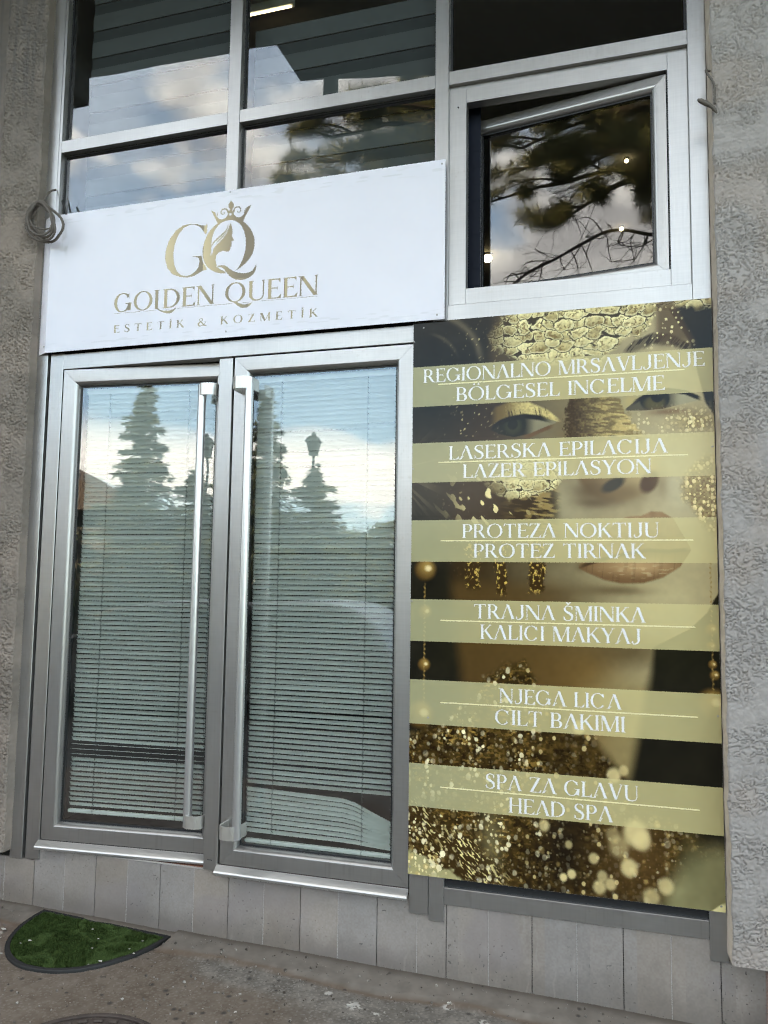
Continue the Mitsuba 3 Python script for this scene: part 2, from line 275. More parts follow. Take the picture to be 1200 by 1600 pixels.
    col = mix(col, mix(col, mix(srgb(186, 185, 148), srgb(207, 198, 148), step(0, 60, x)), 0.68), band)
    col = mix(col, srgb(240, 236, 196), 0.85 * rule)
    # paler spot at the curled lower right corner
    col = mix(col, srgb(226, 220, 168), step(-0.6, 0.6, (x - 113.4) + (y - 220.8) * 1.2) * step(219, 220.5, y))
    return col * mi.Color3f(1.03, 1.0, 0.91)
# ---------------------------------------------------------------- materials
def principled(**k):
    return {'type': 'twosided', 'bsdf': {'type': 'principled', **k}}


def rgb(r, g=None, b=None):
    return {'type': 'rgb', 'value': [r, r if g is None else g, r if b is None else b]}


def alu_fn(p, n, uv):
    grain = 0.5 * noise(p.x * 260, p.y * 260, p.z * 7) + 0.5 * noise(p.x * 7, p.y * 200, p.z * 260)
    blotch = fbm(p.x * 6, p.y * 6, p.z * 3, 3)
    spots = smoothstep(0.80, 0.90, noise(p.x * 90, p.y * 90, p.z * 60)) * smoothstep(0.5, 0.7, noise(p.x * 5 + 3, p.z * 4, 1.0))
    low = 1 - smoothstep(0.25, 1.1, p.z)  # darker towards the ground: the dimmer light low down, put into the colour
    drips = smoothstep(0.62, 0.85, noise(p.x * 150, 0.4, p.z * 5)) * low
    c = mix([0.405, 0.40, 0.392], [0.485, 0.48, 0.47], blotch) * (0.93 + 0.12 * grain)
    c = mix(c, [0.40, 0.385, 0.36], 0.55 * spots)
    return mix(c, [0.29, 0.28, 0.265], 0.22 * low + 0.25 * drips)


def stucco_fn(p, n, uv):
    a = fbm(p.x * 5, p.y * 5, p.z * 5, 3)
    b = fbm(p.x * 60, p.y * 60, p.z * 60, 2)
    top = smoothstep(3.2, 4.3, p.z) * (1 - smoothstep(-2.0, -1.0, p.x))  # shade under the canopy, painted onto the top of the left pier
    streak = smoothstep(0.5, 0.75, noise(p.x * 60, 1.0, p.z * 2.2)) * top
    c = mix([0.278, 0.258, 0.242], [0.368, 0.345, 0.328], a) * (0.84 + 0.32 * b)
    c = mix(c, c * mi.Color3f(0.66, 0.615, 0.56), 1 - smoothstep(-2.9, -2.0, p.x))  # left pier browner and darker: its shade is put into the colour
    c = mix(c, [0.36, 0.30, 0.255], 0.35 * smoothstep(0.52, 0.72, noise(p.x * 7, p.y * 3, p.z * 5 + 9)))
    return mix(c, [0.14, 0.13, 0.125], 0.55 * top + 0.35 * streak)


def plaster_edge_fn(p, n, uv):
    return mix([0.34, 0.29, 0.235], [0.46, 0.40, 0.335], fbm(p.x * 30, p.y * 30, p.z * 26, 3))


def tile_fn(p, n, uv):
    i = dr.floor((p.x + 2.719) / 0.165)
    tone = cell_rand(i, 3, 5)
    a = fbm(p.x * 9 + 7 * tone, p.z * 9, 1.0, 4)
    b = noise(p.x * 160, p.z * 160, 2.0)
    c = mix([0.232, 0.212, 0.194], [0.310, 0.285, 0.264], a) * (0.92 + 0.16 * tone) * (0.92 + 0.16 * b)
    c = c * mix([1.05, 1.0, 0.95], [0.98, 0.99, 1.02], cell_rand(i, 9, 2))
    c = mix(c, [0.24, 0.215, 0.215], 0.5 * smoothstep(0.5, 0.7, noise(p.x * 5, p.z * 7, 4.0)))
    dirt = (1 - smoothstep(0.0, 0.13, p.z + 0.02 * p.x + 0.05 * (a - 0.5)))
    c = mix(c, [0.125, 0.108, 0.092], 0.55 * dirt)
    pits = smoothstep(0.90, 0.95, noise(p.x * 130, p.z * 130, 6.0)) * smoothstep(0.50, 0.75, noise(p.x * 9, p.z * 9, 8.0))
    c = mix(c, [0.06, 0.055, 0.05], 0.7 * pits)
    runs = smoothstep(0.70, 0.95, noise(p.x * 70 + 2 * noise(p.x * 20, p.z * 20, 2.0), p.z * 7.0, 3.0)) * smoothstep(0.55, 0.72, noise(p.x * 5, p.z * 3, 12.0))
    return mix(c, [0.40, 0.37, 0.34], 0.16 * runs)


def pavement_fn(p, n, uv):
    cove = smoothstep(-0.155, -0.125, p.y + 0.05 * (noise(p.x * 6, 2.0, 1.0) - 0.5))
    a = fbm(p.x * 3.2, p.y * 3.2, 1.0, 4)
    b = fbm(p.x * 26, p.y * 26, 2.0, 3)
    d1, d2, r = voronoi(p.x * 75, p.y * 75)
    s1, s2, q = voronoi(p.x * 21, p.y * 21)
    rough = mix([0.100, 0.090, 0.077], [0.190, 0.173, 0.153], a) * (0.5 + 1.0 * b)
    rough = mix(rough, mix([0.10, 0.088, 0.075], [0.30, 0.275, 0.25], r), 0.50 * (1 - smoothstep(0.25, 0.5, d1)))
    rough = mix(rough, [0.125, 0.088, 0.060], 0.5 * smoothstep(0.52, 0.68, noise(p.x * 2.6 + 4, p.y * 5, 7.0)))
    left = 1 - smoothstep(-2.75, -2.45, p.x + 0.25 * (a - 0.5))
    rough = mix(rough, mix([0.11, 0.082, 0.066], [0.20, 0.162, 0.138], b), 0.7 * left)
    smooth_ = mix([0.138, 0.121, 0.103], [0.214, 0.190, 0.165], b) * (0.72 + 0.5 * a)
    c = mix(rough, smooth_, cove)
    edge = gauss_line(p.y + 0.140 + 0.05 * (noise(p.x * 6, 2.0, 1.0) - 0.5), 0.016)
    c = mix(c, [0.13, 0.085, 0.055], 0.55 * edge)
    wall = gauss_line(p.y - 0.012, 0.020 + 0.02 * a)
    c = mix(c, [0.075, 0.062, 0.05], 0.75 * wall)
    c = mix(c, [0.04, 0.037, 0.034], 0.8 * dr.select(q > 0.90, 1 - smoothstep(0.05, 0.34 * noise(p.x * 9, p.y * 9, 5.0) + 0.06, s1), 0))
    for cx, cy, rr in ((-1.187, -0.205, 0.022), (-1.068, -0.255, 0.045), (-0.744, -0.145, 0.03), (-0.60, -0.20, 0.03), (-0.98, -0.28, 0.02), (-2.68, -0.24, 0.03)):
        dd = dr.sqrt(dr.square(p.x - cx) + dr.square((p.y - cy) * 1.2)) / rr
        c = mix(c, [0.52, 0.50, 0.46], 0.75 * (1 - smoothstep(0.4, 1.0, dd)) * smoothstep(0.36, 0.56, noise(p.x * 110, p.y * 110, 4.0)))
    return c


def gauss_line(v, w):
    return dr.exp(-dr.square(v / w))


def pavement_bump(p, n, uv):
    d1, d2, r = voronoi(p.x * 80, p.y * 80)
    return 0.0022 * fbm(p.x * 45, p.y * 45, 3.0, 3) + 0.0016 * (1 - smoothstep(0.2, 0.55, d1)) * r


def sign_fn(p, n, uv):
    soft_patch = ell(p.x, p.z, -2.695, 3.19, 0.016, 0.085, 8, 0.5) + 0.6 * ell(p.x, p.z, -2.70, 3.135, 0.022, 0.018, 0, 0.5)  # grey patch painted as the reflection of the cable coil
    c = mix([0.72, 0.72, 0.79], [0.75, 0.75, 0.81], fbm(p.x * 3, p.z * 3, 2.0, 3))
    grime = smoothstep(0.66, 0.8, noise(p.x * 18, p.z * 120, 5.0)) * (gauss_line(p.z - 2.655, 0.02) + gauss_line(p.z - 3.27, 0.02))
    c = mix(c, [0.55, 0.55, 0.56], 0.35 * grime)
    return mix(c, [0.50, 0.50, 0.51], 0.55 * dr.clip(soft_patch, 0, 1) * smoothstep(0.25, 0.6, noise(p.x * 50, p.z * 25, 3.0) + 0.15))


def gold_fn(p, n, uv):
    big = dr.select(p.x < -1.93, (p.x + 2.13) / 0.20, (p.x + 1.935) / 0.19)
    small = (p.x + 2.395) / 0.0875
    small = small - dr.floor(small)
    f = dr.select(p.z > 2.885, dr.clip(big, 0, 1), 0.35 + 0.65 * small)
    return mix([0.39, 0.325, 0.19], [0.150, 0.127, 0.088], f)


def asphalt_fn(p, n, uv):
    return mix([0.045, 0.045, 0.046], [0.09, 0.088, 0.085], fbm(p.x * 3, p.y * 3, 1.0, 4)) * (0.8 + 0.4 * noise(p.x * 80, p.y * 80, 1.0))


def foliage_fn(p, n, uv):
    return mix([0.030, 0.042, 0.026], [0.078, 0.100, 0.052], fbm(p.x * 2.1, p.y * 2.1, p.z * 2.1, 3))


def pine_fn(p, n, uv):
    return mix([0.070, 0.082, 0.030], [0.190, 0.192, 0.080], fbm(p.x * 2.6, p.y * 2.6, p.z * 2.6, 3))


def turf_fn(p, n, uv):
    return mix([0.030, 0.056, 0.014], [0.078, 0.122, 0.032], noise(p.x * 300, p.y * 300, 1.0)) * (0.85 + 0.3 * fbm(p.x * 22, p.y * 22, 2.0, 3))


def grit_fn(p, n, uv):
    return mix([0.07, 0.06, 0.05], [0.34, 0.32, 0.29], dr.square(cell_rand(p.x * 60, p.y * 60, 1)))


def iron_fn(p, n, uv):
    return mix([0.030, 0.023, 0.020], [0.085, 0.066, 0.056], fbm(p.x * 30, p.y * 30, p.z * 30, 3))


proc = mikit.proc
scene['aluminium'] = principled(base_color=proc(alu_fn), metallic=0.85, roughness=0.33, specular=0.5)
scene['bright_aluminium'] = principled(base_color=rgb(0.62, 0.62, 0.61), metallic=0.85, roughness=0.30)
scene['handle_metal'] = principled(base_color=rgb(0.66, 0.67, 0.68), metallic=0.85, roughness=0.30)
scene['bracket_metal'] = principled(base_color=rgb(0.64, 0.63, 0.59), metallic=0.75, roughness=0.33)
scene['rubber'] = principled(base_color=rgb(0.012, 0.013, 0.015), roughness=0.45)
scene['dark_strip'] = principled(base_color=rgb(0.006, 0.009, 0.018), roughness=0.5, specular=0.15)
scene['glass'] = {'type': 'thindielectric', 'int_ior': 1.86, 'ext_ior': 1.0, 'specular_transmittance': rgb(0.80, 0.85, 0.83)}
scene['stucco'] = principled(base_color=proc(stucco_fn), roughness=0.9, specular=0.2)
scene['plaster_edge'] = principled(base_color=proc(plaster_edge_fn), roughness=0.95, specular=0.1)
scene['tile'] = principled(base_color=proc(tile_fn), roughness=0.55, specular=0.35)
scene['mortar'] = principled(base_color=rgb(0.07, 0.062, 0.055), roughness=0.95, specular=0.1)
scene['pale_grout'] = principled(base_color=rgb(0.36, 0.34, 0.32), roughness=0.8, specular=0.2)
scene['red_tile'] = principled(base_color=rgb(0.26, 0.115, 0.075), roughness=0.6)
scene['pavement_surface'] = {'type': 'twosided', 'bsdf': {'type': 'bumpmap', 'arbitrary': proc(pavement_bump), 'scale': 1.0, 'bsdf': {'type': 'principled', 'base_color': proc(pavement_fn), 'roughness': 0.92, 'specular': 0.2}}}
scene['asphalt'] = principled(base_color=proc(asphalt_fn), roughness=0.9, specular=0.2)
scene['concrete'] = principled(base_color=rgb(0.13, 0.125, 0.12), roughness=0.9, specular=0.2)
scene['soffit_paint'] = principled(base_color=rgb(0.10, 0.10, 0.105), roughness=0.9, specular=0.1)
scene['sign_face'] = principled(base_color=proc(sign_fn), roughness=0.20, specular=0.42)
scene['gold_vinyl'] = principled(base_color=proc(gold_fn), metallic=0.70, roughness=0.26)
scene['poster_print'] = principled(base_color=proc(poster_picture), roughness=0.14, specular=0.22)
scene['white_print'] = principled(base_color=rgb(0.80, 0.80, 0.78), roughness=0.25, specular=0.4)
scene['board_edge'] = principled(base_color=rgb(0.42, 0.41, 0.38), roughness=0.5)
scene['steel'] = principled(base_color=rgb(0.35, 0.34, 0.33), metallic=0.8, roughness=0.4)
scene['slat_paint'] = principled(base_color=rgb(0.76, 0.78, 0.75), roughness=0.38, specular=0.4)
scene['cord'] = principled(base_color=rgb(0.10, 0.10, 0.095), roughness=0.8)
scene['blind_dark'] = principled(base_color=rgb(0.050, 0.054, 0.058), roughness=0.8)
scene['blind_pale'] = principled(base_color=rgb(0.105, 0.110, 0.115), roughness=0.8)
scene['room_wall'] = principled(base_color=rgb(0.13, 0.12, 0.11), roughness=0.9)
scene['ceiling_paint'] = principled(base_color=rgb(0.50, 0.46, 0.42), roughness=0.9)
scene['grit'] = principled(base_color=proc(grit_fn), roughness=0.9, specular=0.2)
scene['room_floor'] = principled(base_color=rgb(0.045, 0.042, 0.04), roughness=0.6)
scene['black_rubber'] = principled(base_color=rgb(0.012, 0.0125, 0.013), roughness=0.6)
scene['turf'] = principled(base_color=proc(turf_fn), roughness=0.75, specular=0.2)
scene['iron'] = principled(base_color=proc(iron_fn), roughness=0.6, specular=0.4)
scene['cable'] = principled(base_color=rgb(0.115, 0.100, 0.085), roughness=0.6)
scene['black_wire'] = principled(base_color=rgb(0.025, 0.025, 0.025), roughness=0.6)
scene['pink_plastic'] = principled(base_color=rgb(0.27, 0.18, 0.155), roughness=0.6)
scene['paper'] = principled(base_color=rgb(0.46, 0.44, 0.40), roughness=0.8)
scene['bark'] = principled(base_color=rgb(0.034, 0.028, 0.023), roughness=0.95, specular=0.1)
scene['foliage'] = principled(base_color=proc(foliage_fn), roughness=0.8, specular=0.2)
scene['pine_needles'] = principled(base_color=proc(pine_fn), roughness=0.8, specular=0.2)
scene['lawn'] = principled(base_color=rgb(0.05, 0.07, 0.03), roughness=0.95, specular=0.1)
scene['render_wall'] = principled(base_color=rgb(0.085, 0.085, 0.08), roughness=0.9)
scene['roof_tile'] = principled(base_color=rgb(0.075, 0.062, 0.055), roughness=0.9)
scene['dark_glass'] = principled(base_color=rgb(0.02, 0.022, 0.025), roughness=0.08, specular=0.6)
scene['white_paint'] = principled(base_color=rgb(0.75), roughness=0.5)
scene['car_paint'] = principled(base_color=rgb(0.20, 0.21, 0.22), metallic=0.3, roughness=0.3, clearcoat=1.0, clearcoat_gloss=0.95)
scene['lamp_iron'] = principled(base_color=rgb(0.025, 0.028, 0.028), roughness=0.5)
scene['lamp_glass'] = principled(base_color=rgb(0.24, 0.25, 0.25), roughness=0.3)
# ---------------------------------------------------------------- helpers
def numbered(name):
    if name not in scene and name not in labels:
        return name
    i = 1
    while f'{name}_{i:03d}' in scene or f'{name}_{i:03d}' in labels:
        i += 1
    return f'{name}_{i:03d}'


def add(name, mesh, mat, parent=None, smooth=False, label=None, cat=None, group=None, kind=None, to_world=None):
    key = numbered(f'{parent}__{name}' if parent else name)
    d = mesh if isinstance(mesh, dict) else mikit.ply(mesh, mat, smooth=smooth)
    if to_world is not None:
        d = {**d, 'to_world': to_world}
    scene[key] = d
    tag(key, label, cat, group, kind)
    return key


def tag(key, label=None, cat=None, group=None, kind=None):
    e = {k: v for k, v in (('label', label), ('category', cat), ('group', group), ('kind', kind)) if v}
    if e:
        labels[key] = e


def thing(name, label, cat, group=None):
    key = numbered(name)
    tag(key, label, cat, group)
    return key


def cat(*ms):
    return trimesh.util.concatenate([m for m in ms if m is not None])


def bx(x0, x1, y0, y1, z0, z1, b=0.0):
    """A box, its edges chamfered by b."""
    x0, x1, y0, y1, z0, z1 = min(x0, x1), max(x0, x1), min(y0, y1), max(y0, y1), min(z0, z1), max(z0, z1)
    if b <= 0:
        m = trimesh.creation.box(extents=(x1 - x0, y1 - y0, z1 - z0))
        m.apply_translation(((x0 + x1) / 2, (y0 + y1) / 2, (z0 + z1) / 2))
        return m
    pts = []
    for x, sx in ((x0, 1), (x1, -1)):
        for y, sy in ((y0, 1), (y1, -1)):
            for z, sz in ((z0, 1), (z1, -1)):
                pts += [(x + sx * b, y + sy * b, z), (x + sx * b, y, z + sz * b), (x, y + sy * b, z + sz * b)]
    return trimesh.convex.convex_hull(np.array(pts))


def loft(rings, cap=True, close=True):
    """Joins rings of equally many points to one skin."""
    n = len(rings[0])
    v = np.vstack(rings)
    f = []
    for i in range(len(rings) - 1):
        for k in range(n if close else n - 1):
            a, b = i * n + k, i * n + (k + 1) % n
            f += [(a, b, b + n), (a, b + n, a + n)]
    if cap:
        for base, flip in ((0, True), ((len(rings) - 1) * n, False)):
            for k in range(1, n - 1):
                t = (base, base + k, base + k + 1)
                f.append(t[::-1] if flip else t)
    m = trimesh.Trimesh(v, np.array(f), process=False)
    return m


def tube(points, r, n=8, cap=True):
    P = np.asarray(points, float)
    rs = np.broadcast_to(r, len(P))
    tan = np.gradient(P, axis=0)
    tan /= np.linalg.norm(tan, axis=1, keepdims=True) + 1e-12
    ref = np.array([0, 0, 1.0]) if abs(tan[0][2]) < 0.9 else np.array([1.0, 0, 0])
    rings = []
    for p, t, rr in zip(P, tan, rs):
        u = np.cross(t, ref)
        u /= np.linalg.norm(u) + 1e-12
        w = np.cross(t, u)
        ref = -np.cross(t, u) if False else np.cross(u, t)
        a = np.arange(n) * 2 * np.pi / n
        rings.append(p + rr * (np.cos(a)[:, None] * u + np.sin(a)[:, None] * w))
    return loft(rings, cap)


def spline(points, n=40, closed=False):
    from scipy.interpolate import CubicSpline
    P = np.asarray(points, float)
    if closed:
        P = np.vstack([P, P[:1]])
    s = np.concatenate([[0], np.cumsum(np.linalg.norm(np.diff(P, axis=0), axis=1))])
    c = CubicSpline(s, P, bc_type='periodic' if closed else 'natural')
    t = np.linspace(0, s[-1], n, endpoint=not closed)
    return c(t)


def extrude_x(yz, x0, x1):
    """A section in (y, z) drawn out along x."""
    a = np.asarray(yz, float)
    return loft([np.column_stack([np.full(len(a), x), a]) for x in (x0, x1)])


def extrude_z(xy, z0, z1):
    a = np.asarray(xy, float)
    return loft([np.column_stack([a, np.full(len(a), z)]) for z in (z0, z1)])


def flat(shape, y_front, thick=0.0004):
    """A flat shape drawn in (x, z), facing -y."""
    ms = []
    for g in getattr(shape, 'geoms', [shape]):
        if g.geom_type == 'Polygon' and g.area > 1e-9:
            m = trimesh.creation.extrude_polygon(g, thick, engine='earcut')
            v = np.array(m.vertices)
            ms.append(trimesh.Trimesh(np.column_stack([v[:, 0], y_front + thick - v[:, 2], v[:, 1]]), m.faces, process=False))
    m = trimesh.util.concatenate(ms)
    m.invert()
    m.fix_normals()
    return m


def mitred(x0, x1, z0, z1, prof, y_back, gap=0.0005):
    """Four mitred members of a frame round a rectangle: (left, right, top, bottom). prof: (inset from the outer edge, y of the face)."""
    pr = list(prof) + [(prof[-1][0], y_back), (prof[0][0], y_back)]
    s = np.array([q[0] for q in pr])
    y = np.array([q[1] for q in pr])
    left = loft([np.column_stack([x0 + s, y, z0 + s + gap]), np.column_stack([x0 + s, y, z1 - s - gap])])
    right = loft([np.column_stack([x1 - s, y, z0 + s + gap]), np.column_stack([x1 - s, y, z1 - s - gap])])
    top = loft([np.column_stack([x0 + s + gap, y, z1 - s]), np.column_stack([x1 - s - gap, y, z1 - s])])
    bottom = loft([np.column_stack([x0 + s + gap, y, z0 + s]), np.column_stack([x1 - s - gap, y, z0 + s])])
    for m in (left, right, top, bottom):
        m.fix_normals()
    return left, right, top, bottom


def ring_strip(x0, x1, z0, z1, w, y0, y1):
    """A thin gasket round a rectangle."""
    return cat(bx(x0, x0 + w, y0, y1, z0, z1), bx(x1 - w, x1, y0, y1, z0, z1), bx(x0 + w, x1 - w, y0, y1, z1 - w, z1), bx(x0 + w, x1 - w, y0, y1, z0, z0 + w))


def placed(m, M):
    m = m.copy()
    m.apply_transform(M)
    return m


def turn_z(angle, origin):
    return trimesh.transformations.rotation_matrix(math.radians(angle), (0, 0, 1), origin)


def screw(x, y, z, r=0.005):
    m = trimesh.creation.icosphere(subdivisions=1, radius=1)
    m.apply_scale((r, r * 0.5, r))
    m.apply_translation((x, y, z))
    return m


RNG = np.random.default_rng(7)
# ---------------------------------------------------------------- lettering, drawn as shapes with capitals one unit tall
def para(x0, y0, x1, y1, w):
    return Polygon([(x0 - w / 2, y0), (x0 + w / 2, y0), (x1 + w / 2, y1), (x1 - w / 2, y1)])


def oval(cx, cy, rx, ry, n=56):
    a = np.arange(n) * 2 * np.pi / n
    return Polygon(np.column_stack([cx + rx * np.cos(a), cy + ry * np.sin(a)]))


def brush(points, widths, n=48):
    """A stroke whose width runs along a smooth path."""
    P = spline(points, n)
    s = np.linspace(0, 1, len(widths))
    w = np.interp(np.linspace(0, 1, n), s, widths) / 2
    t = np.gradient(P, axis=0)
    t /= np.linalg.norm(t, axis=1, keepdims=True)
    nrm = np.column_stack([-t[:, 1], t[:, 0]])
    quads = []
    for i in range(n - 1):
        q = Polygon([P[i] + nrm[i] * w[i], P[i + 1] + nrm[i + 1] * w[i + 1], P[i + 1] - nrm[i + 1] * w[i + 1], P[i] - nrm[i] * w[i]])
        quads.append(q.convex_hull)
    return unary_union(quads).buffer(0.002).buffer(-0.002)


def smooth_poly(points, n=None, sharp=False):
    if sharp:
        return Polygon(points).buffer(0)
    P = spline(points, n or 6 * len(points), closed=True)
    return Polygon(P).buffer(0)


class Font:
    def __init__(self, st, ha, se, sh, track, crossbar):
        self.st, self.ha, self.se, self.sh, self.track, self.crossbar = st, ha, se, sh, track, crossbar

    def foot(self, xc, y, half):
        return sbox(xc - half, y if y == 0 else y - self.sh, xc + half, y + self.sh if y == 0 else y)

    def stem(self, x, w=None, top=True, bottom=True):
        w = self.st if w is None else w
        parts = [sbox(x, 0, x + w, 1)]
        h = w / 2 + self.se
        if top:
            parts.append(self.foot(x + w / 2, 1, h))
        if bottom:
            parts.append(self.foot(x + w / 2, 0, h))
        return unary_union(parts)

    def bowl(self, xl, xr, y0, y1, w):
        ry = (y1 - y0) / 2
        xm = max(xl, xr - ry * 1.02)
        o = unary_union([sbox(xl, y0, xm, y1), oval(xm, (y0 + y1) / 2, xr - xm, ry)])
        i = unary_union([sbox(xl - 1, y0 + self.ha, xm, y1 - self.ha), oval(xm, (y0 + y1) / 2, xr - xm - w, ry - self.ha)])
        return o.difference(i).intersection(sbox(xl, -1, 9, 2))

    def ring(self, w):
        return oval(w / 2, 0.5, w / 2, 0.515).difference(oval(w / 2, 0.5, w / 2 - self.st * 0.98, 0.515 - self.ha * 0.9))

    def glyph(self, ch):
        st, ha, se, sh = self.st, self.ha, self.se, self.sh
        U = unary_union
        if ch == 'A':
            w = 0.80
            ps = [para(0.06, 0, 0.40, 1, ha * 1.15), para(w - st * 0.62, 0, 0.40, 1, st * 1.12), self.foot(0.06, 0, se + ha), self.foot(w - st * 0.6, 0, se + st * 0.5)]
            if self.crossbar:
                ps.append(sbox(0.17, 0.33, 0.58, 0.33 + ha))
            else:
                ps.append(brush([(0.05, 0.0), (0.13, 0.06), (0.20, 0.17), (0.27, 0.20)], [ha, ha * 0.8, ha * 0.8, ha * 0.6], 12))
            return U(ps).intersection(sbox(-1, 0, 2, 1.0)), w
        if ch == 'B':
            return U([self.stem(se), self.bowl(se + st / 2, 0.60, 0.49, 1, st), self.bowl(se + st / 2, 0.66, 0, 0.51, st * 1.05)]), 0.68
        if ch in 'CG':
            w = 0.86
            r = self.ring(w)
            cut = Polygon([(0.55, 0.5), (w * 0.86, 0.83), (2, 0.95), (2, 0.14 if ch == 'C' else 0.36), (w * 0.86, 0.17 if ch == 'C' else 0.30)])
            r = r.difference(cut)
            ps = [r, Polygon([(w * 0.86, 0.70), (w * 0.89, 0.70), (w * 0.89, 0.97), (w * 0.84, 0.93), (w * 0.78, 0.92), (w * 0.82, 0.84)])]
            if ch == 'G':
                ps += [sbox(w - st * 1.0, 0.06, w, 0.46), sbox(w - st - 0.13, 0.46 - max(sh, ha), w + se, 0.46)]
            return U(ps), w + (0.02 if ch == 'C' else se)
        if ch == 'D':
            return U([self.stem(se), self.bowl(se + st / 2, 0.82, 0, 1, st)]), 0.84
        if ch == 'E':
            w = 0.60
            ps = [self.stem(se), sbox(se, 1 - ha, w, 1), sbox(se, 0, w + 0.03, ha), sbox(se, 0.5, w - 0.12, 0.5 + ha),
                  Polygon([(w - 0.09, 1 - ha), (w, 1), (w, 0.78)]), Polygon([(w - 0.08, ha), (w + 0.03, 0), (w + 0.05, 0.24)]), Polygon([(w - 0.16, 0.52), (w - 0.12, 0.40), (w - 0.12, 0.64)])]
            return U(ps), w + 0.03
        if ch == 'H':
            return U([self.stem(se), self.stem(0.60), sbox(se, 0.49, 0.62, 0.49 + ha)]), 0.60 + st + se
        if ch == 'I':
            return self.stem(se), 2 * se + st
        if ch == 'J':
            hook = brush([(0.32 + st / 2, 0.45), (0.32 + st / 2, 0.16), (0.24, 0.01), (0.11, 0.0), (0.04, 0.13)], [st, st * 0.9, st * 0.55, ha * 1.2, ha * 1.5])
            return U([sbox(0.32, 0.3, 0.32 + st, 1), self.foot(0.32 + st / 2, 1, st / 2 + se), hook, oval(0.06, 0.14, st * 0.34, st * 0.34)]), 0.34 + st + se
        if ch == 'K':
            return U([self.stem(se), para(se + st * 0.9, 0.44, 0.62, 1, ha * 1.5), para(0.30, 0.62, 0.70, 0, st * 1.15), self.foot(0.61, 1, se + ha), self.foot(0.70, 0, se + st * 0.5)]), 0.76
        if ch == 'L':
            w = 0.58
            return U([self.stem(se), sbox(se, 0, w, ha), Polygon([(w - 0.10, ha), (w, 0), (w + 0.03, 0.28)])]), w
        if ch == 'l':
            tail = brush([(se + st * 0.4, 0.06), (0.30, -0.09), (0.55, -0.19), (0.85, -0.20), (1.10, -0.03)], [st * 0.6, ha, st * 0.8, st * 1.1, 0.012])
            return U([self.stem(se, bottom=False), tail]), 0.36
        if ch == 'M':
            w = 0.98
            return U([para(0.08, 0, 0.08, 1, ha), para(0.14, 1, 0.47, 0, st * 1.2), para(0.50, 0, 0.86, 1, ha), sbox(w - st * 1.15, 0, w - st * 0.15, 1), self.foot(0.08, 0, se + ha / 2),
                      self.foot(w - st * 0.65, 0, st / 2 + se), self.foot(w - st * 0.65, 1, st / 2 + se), self.foot(0.10, 1, se + st * 0.5)]), w + se * 0.4
        if ch == 'N':
            w = 0.84
            return U([para(0.08, 0, 0.08, 1, ha * 1.1), para(0.11, 1, w - 0.10, 0, st * 1.2), para(w - 0.08, 0, w - 0.08, 1, ha * 1.1), self.foot(0.08, 0, se + ha / 2), self.foot(w - 0.08, 1, se + ha / 2), self.foot(0.07, 1, se + st * 0.4)]), w
        if ch == 'O':
            return self.ring(0.94), 0.94
        if ch == 'P':
            return U([self.stem(se), self.bowl(se + st / 2, 0.62, 0.44, 1, st)]), 0.62
        if ch == 'Q':
            tail = brush([(0.40, 0.03), (0.58, -0.10), (0.82, -0.24), (1.08, -0.22), (1.28, -0.07)], [ha, st * 0.9, st * 1.25, st * 1.0, 0.01])
            return U([self.ring(0.94), tail]), 0.98
        if ch == 'R':
            return U([self.stem(se), self.bowl(se + st / 2, 0.60, 0.46, 1, st), para(0.36, 0.49, 0.68, 0, st * 1.15), self.foot(0.70, 0, se + st * 0.4)]), 0.76
        if ch == 'S':
            s = brush([(0.50, 0.76), (0.47, 0.92), (0.31, 0.995), (0.15, 0.93), (0.09, 0.77), (0.16, 0.63), (0.32, 0.52), (0.47, 0.40), (0.52, 0.24), (0.45, 0.07), (0.29, 0.005), (0.12, 0.07), (0.06, 0.26)],
                      [ha, ha, ha * 1.1, st * 0.6, st * 0.85, st * 1.05, st * 1.2, st * 1.1, st * 0.9, st * 0.6, ha * 1.1, ha, ha], 72)
            return U([s, Polygon([(0.50, 0.72), (0.53, 0.72), (0.53, 0.99), (0.45, 0.90)]), Polygon([(0.035, 0.28), (0.065, 0.28), (0.13, 0.09), (0.035, 0.01)])]), 0.60
        if ch == 'T':
            w = 0.76
            return U([self.stem(w / 2 - st / 2, top=False), sbox(0.02, 1 - ha, w - 0.02, 1), Polygon([(0.02, 1), (0.10, 1 - ha), (0.01, 0.78)]), Polygon([(w - 0.02, 1), (w - 0.10, 1 - ha), (w - 0.01, 0.78)])]), w
        if ch == 'U':
            w = 0.78
            arc = brush([(se + st / 2, 0.40), (se + st / 2 + 0.015, 0.20), (se + st * 0.5 + 0.12, 0.045), (0.42, 0.005), (w - 0.17, 0.06), (w - 0.085, 0.22), (w - 0.08, 0.40)], [st, st * 0.95, st * 0.6, ha * 1.3, ha, ha, ha])
            return U([sbox(se, 0.35, se + st, 1), sbox(w - 0.08 - ha / 2, 0.35, w - 0.08 + ha / 2, 1), arc, self.foot(se + st / 2, 1, st / 2 + se), self.foot(w - 0.08, 1, se + ha / 2)]), w
        if ch == 'V':
            w = 0.80
            return U([para(0.05 + st * 0.5, 1, 0.43, 0, st * 1.12), para(w - 0.06, 1, 0.44, 0, ha * 1.15), self.foot(0.05 + st * 0.5, 1, se + st * 0.5), self.foot(w - 0.06, 1, se + ha)]).intersection(sbox(-1, 0, 2, 1)), w
        if ch == 'Y':
            w = 0.76
            return U([para(0.05 + st * 0.5, 1, 0.39, 0.44, st * 1.1), para(w - 0.06, 1, 0.41, 0.44, ha * 1.2), sbox(0.39 - st / 2, 0, 0.39 + st / 2, 0.46), self.foot(0.39, 0, st / 2 + se), self.foot(0.05 + st * 0.5, 1, se + st * 0.5), self.foot(w - 0.06, 1, se + ha)]), w
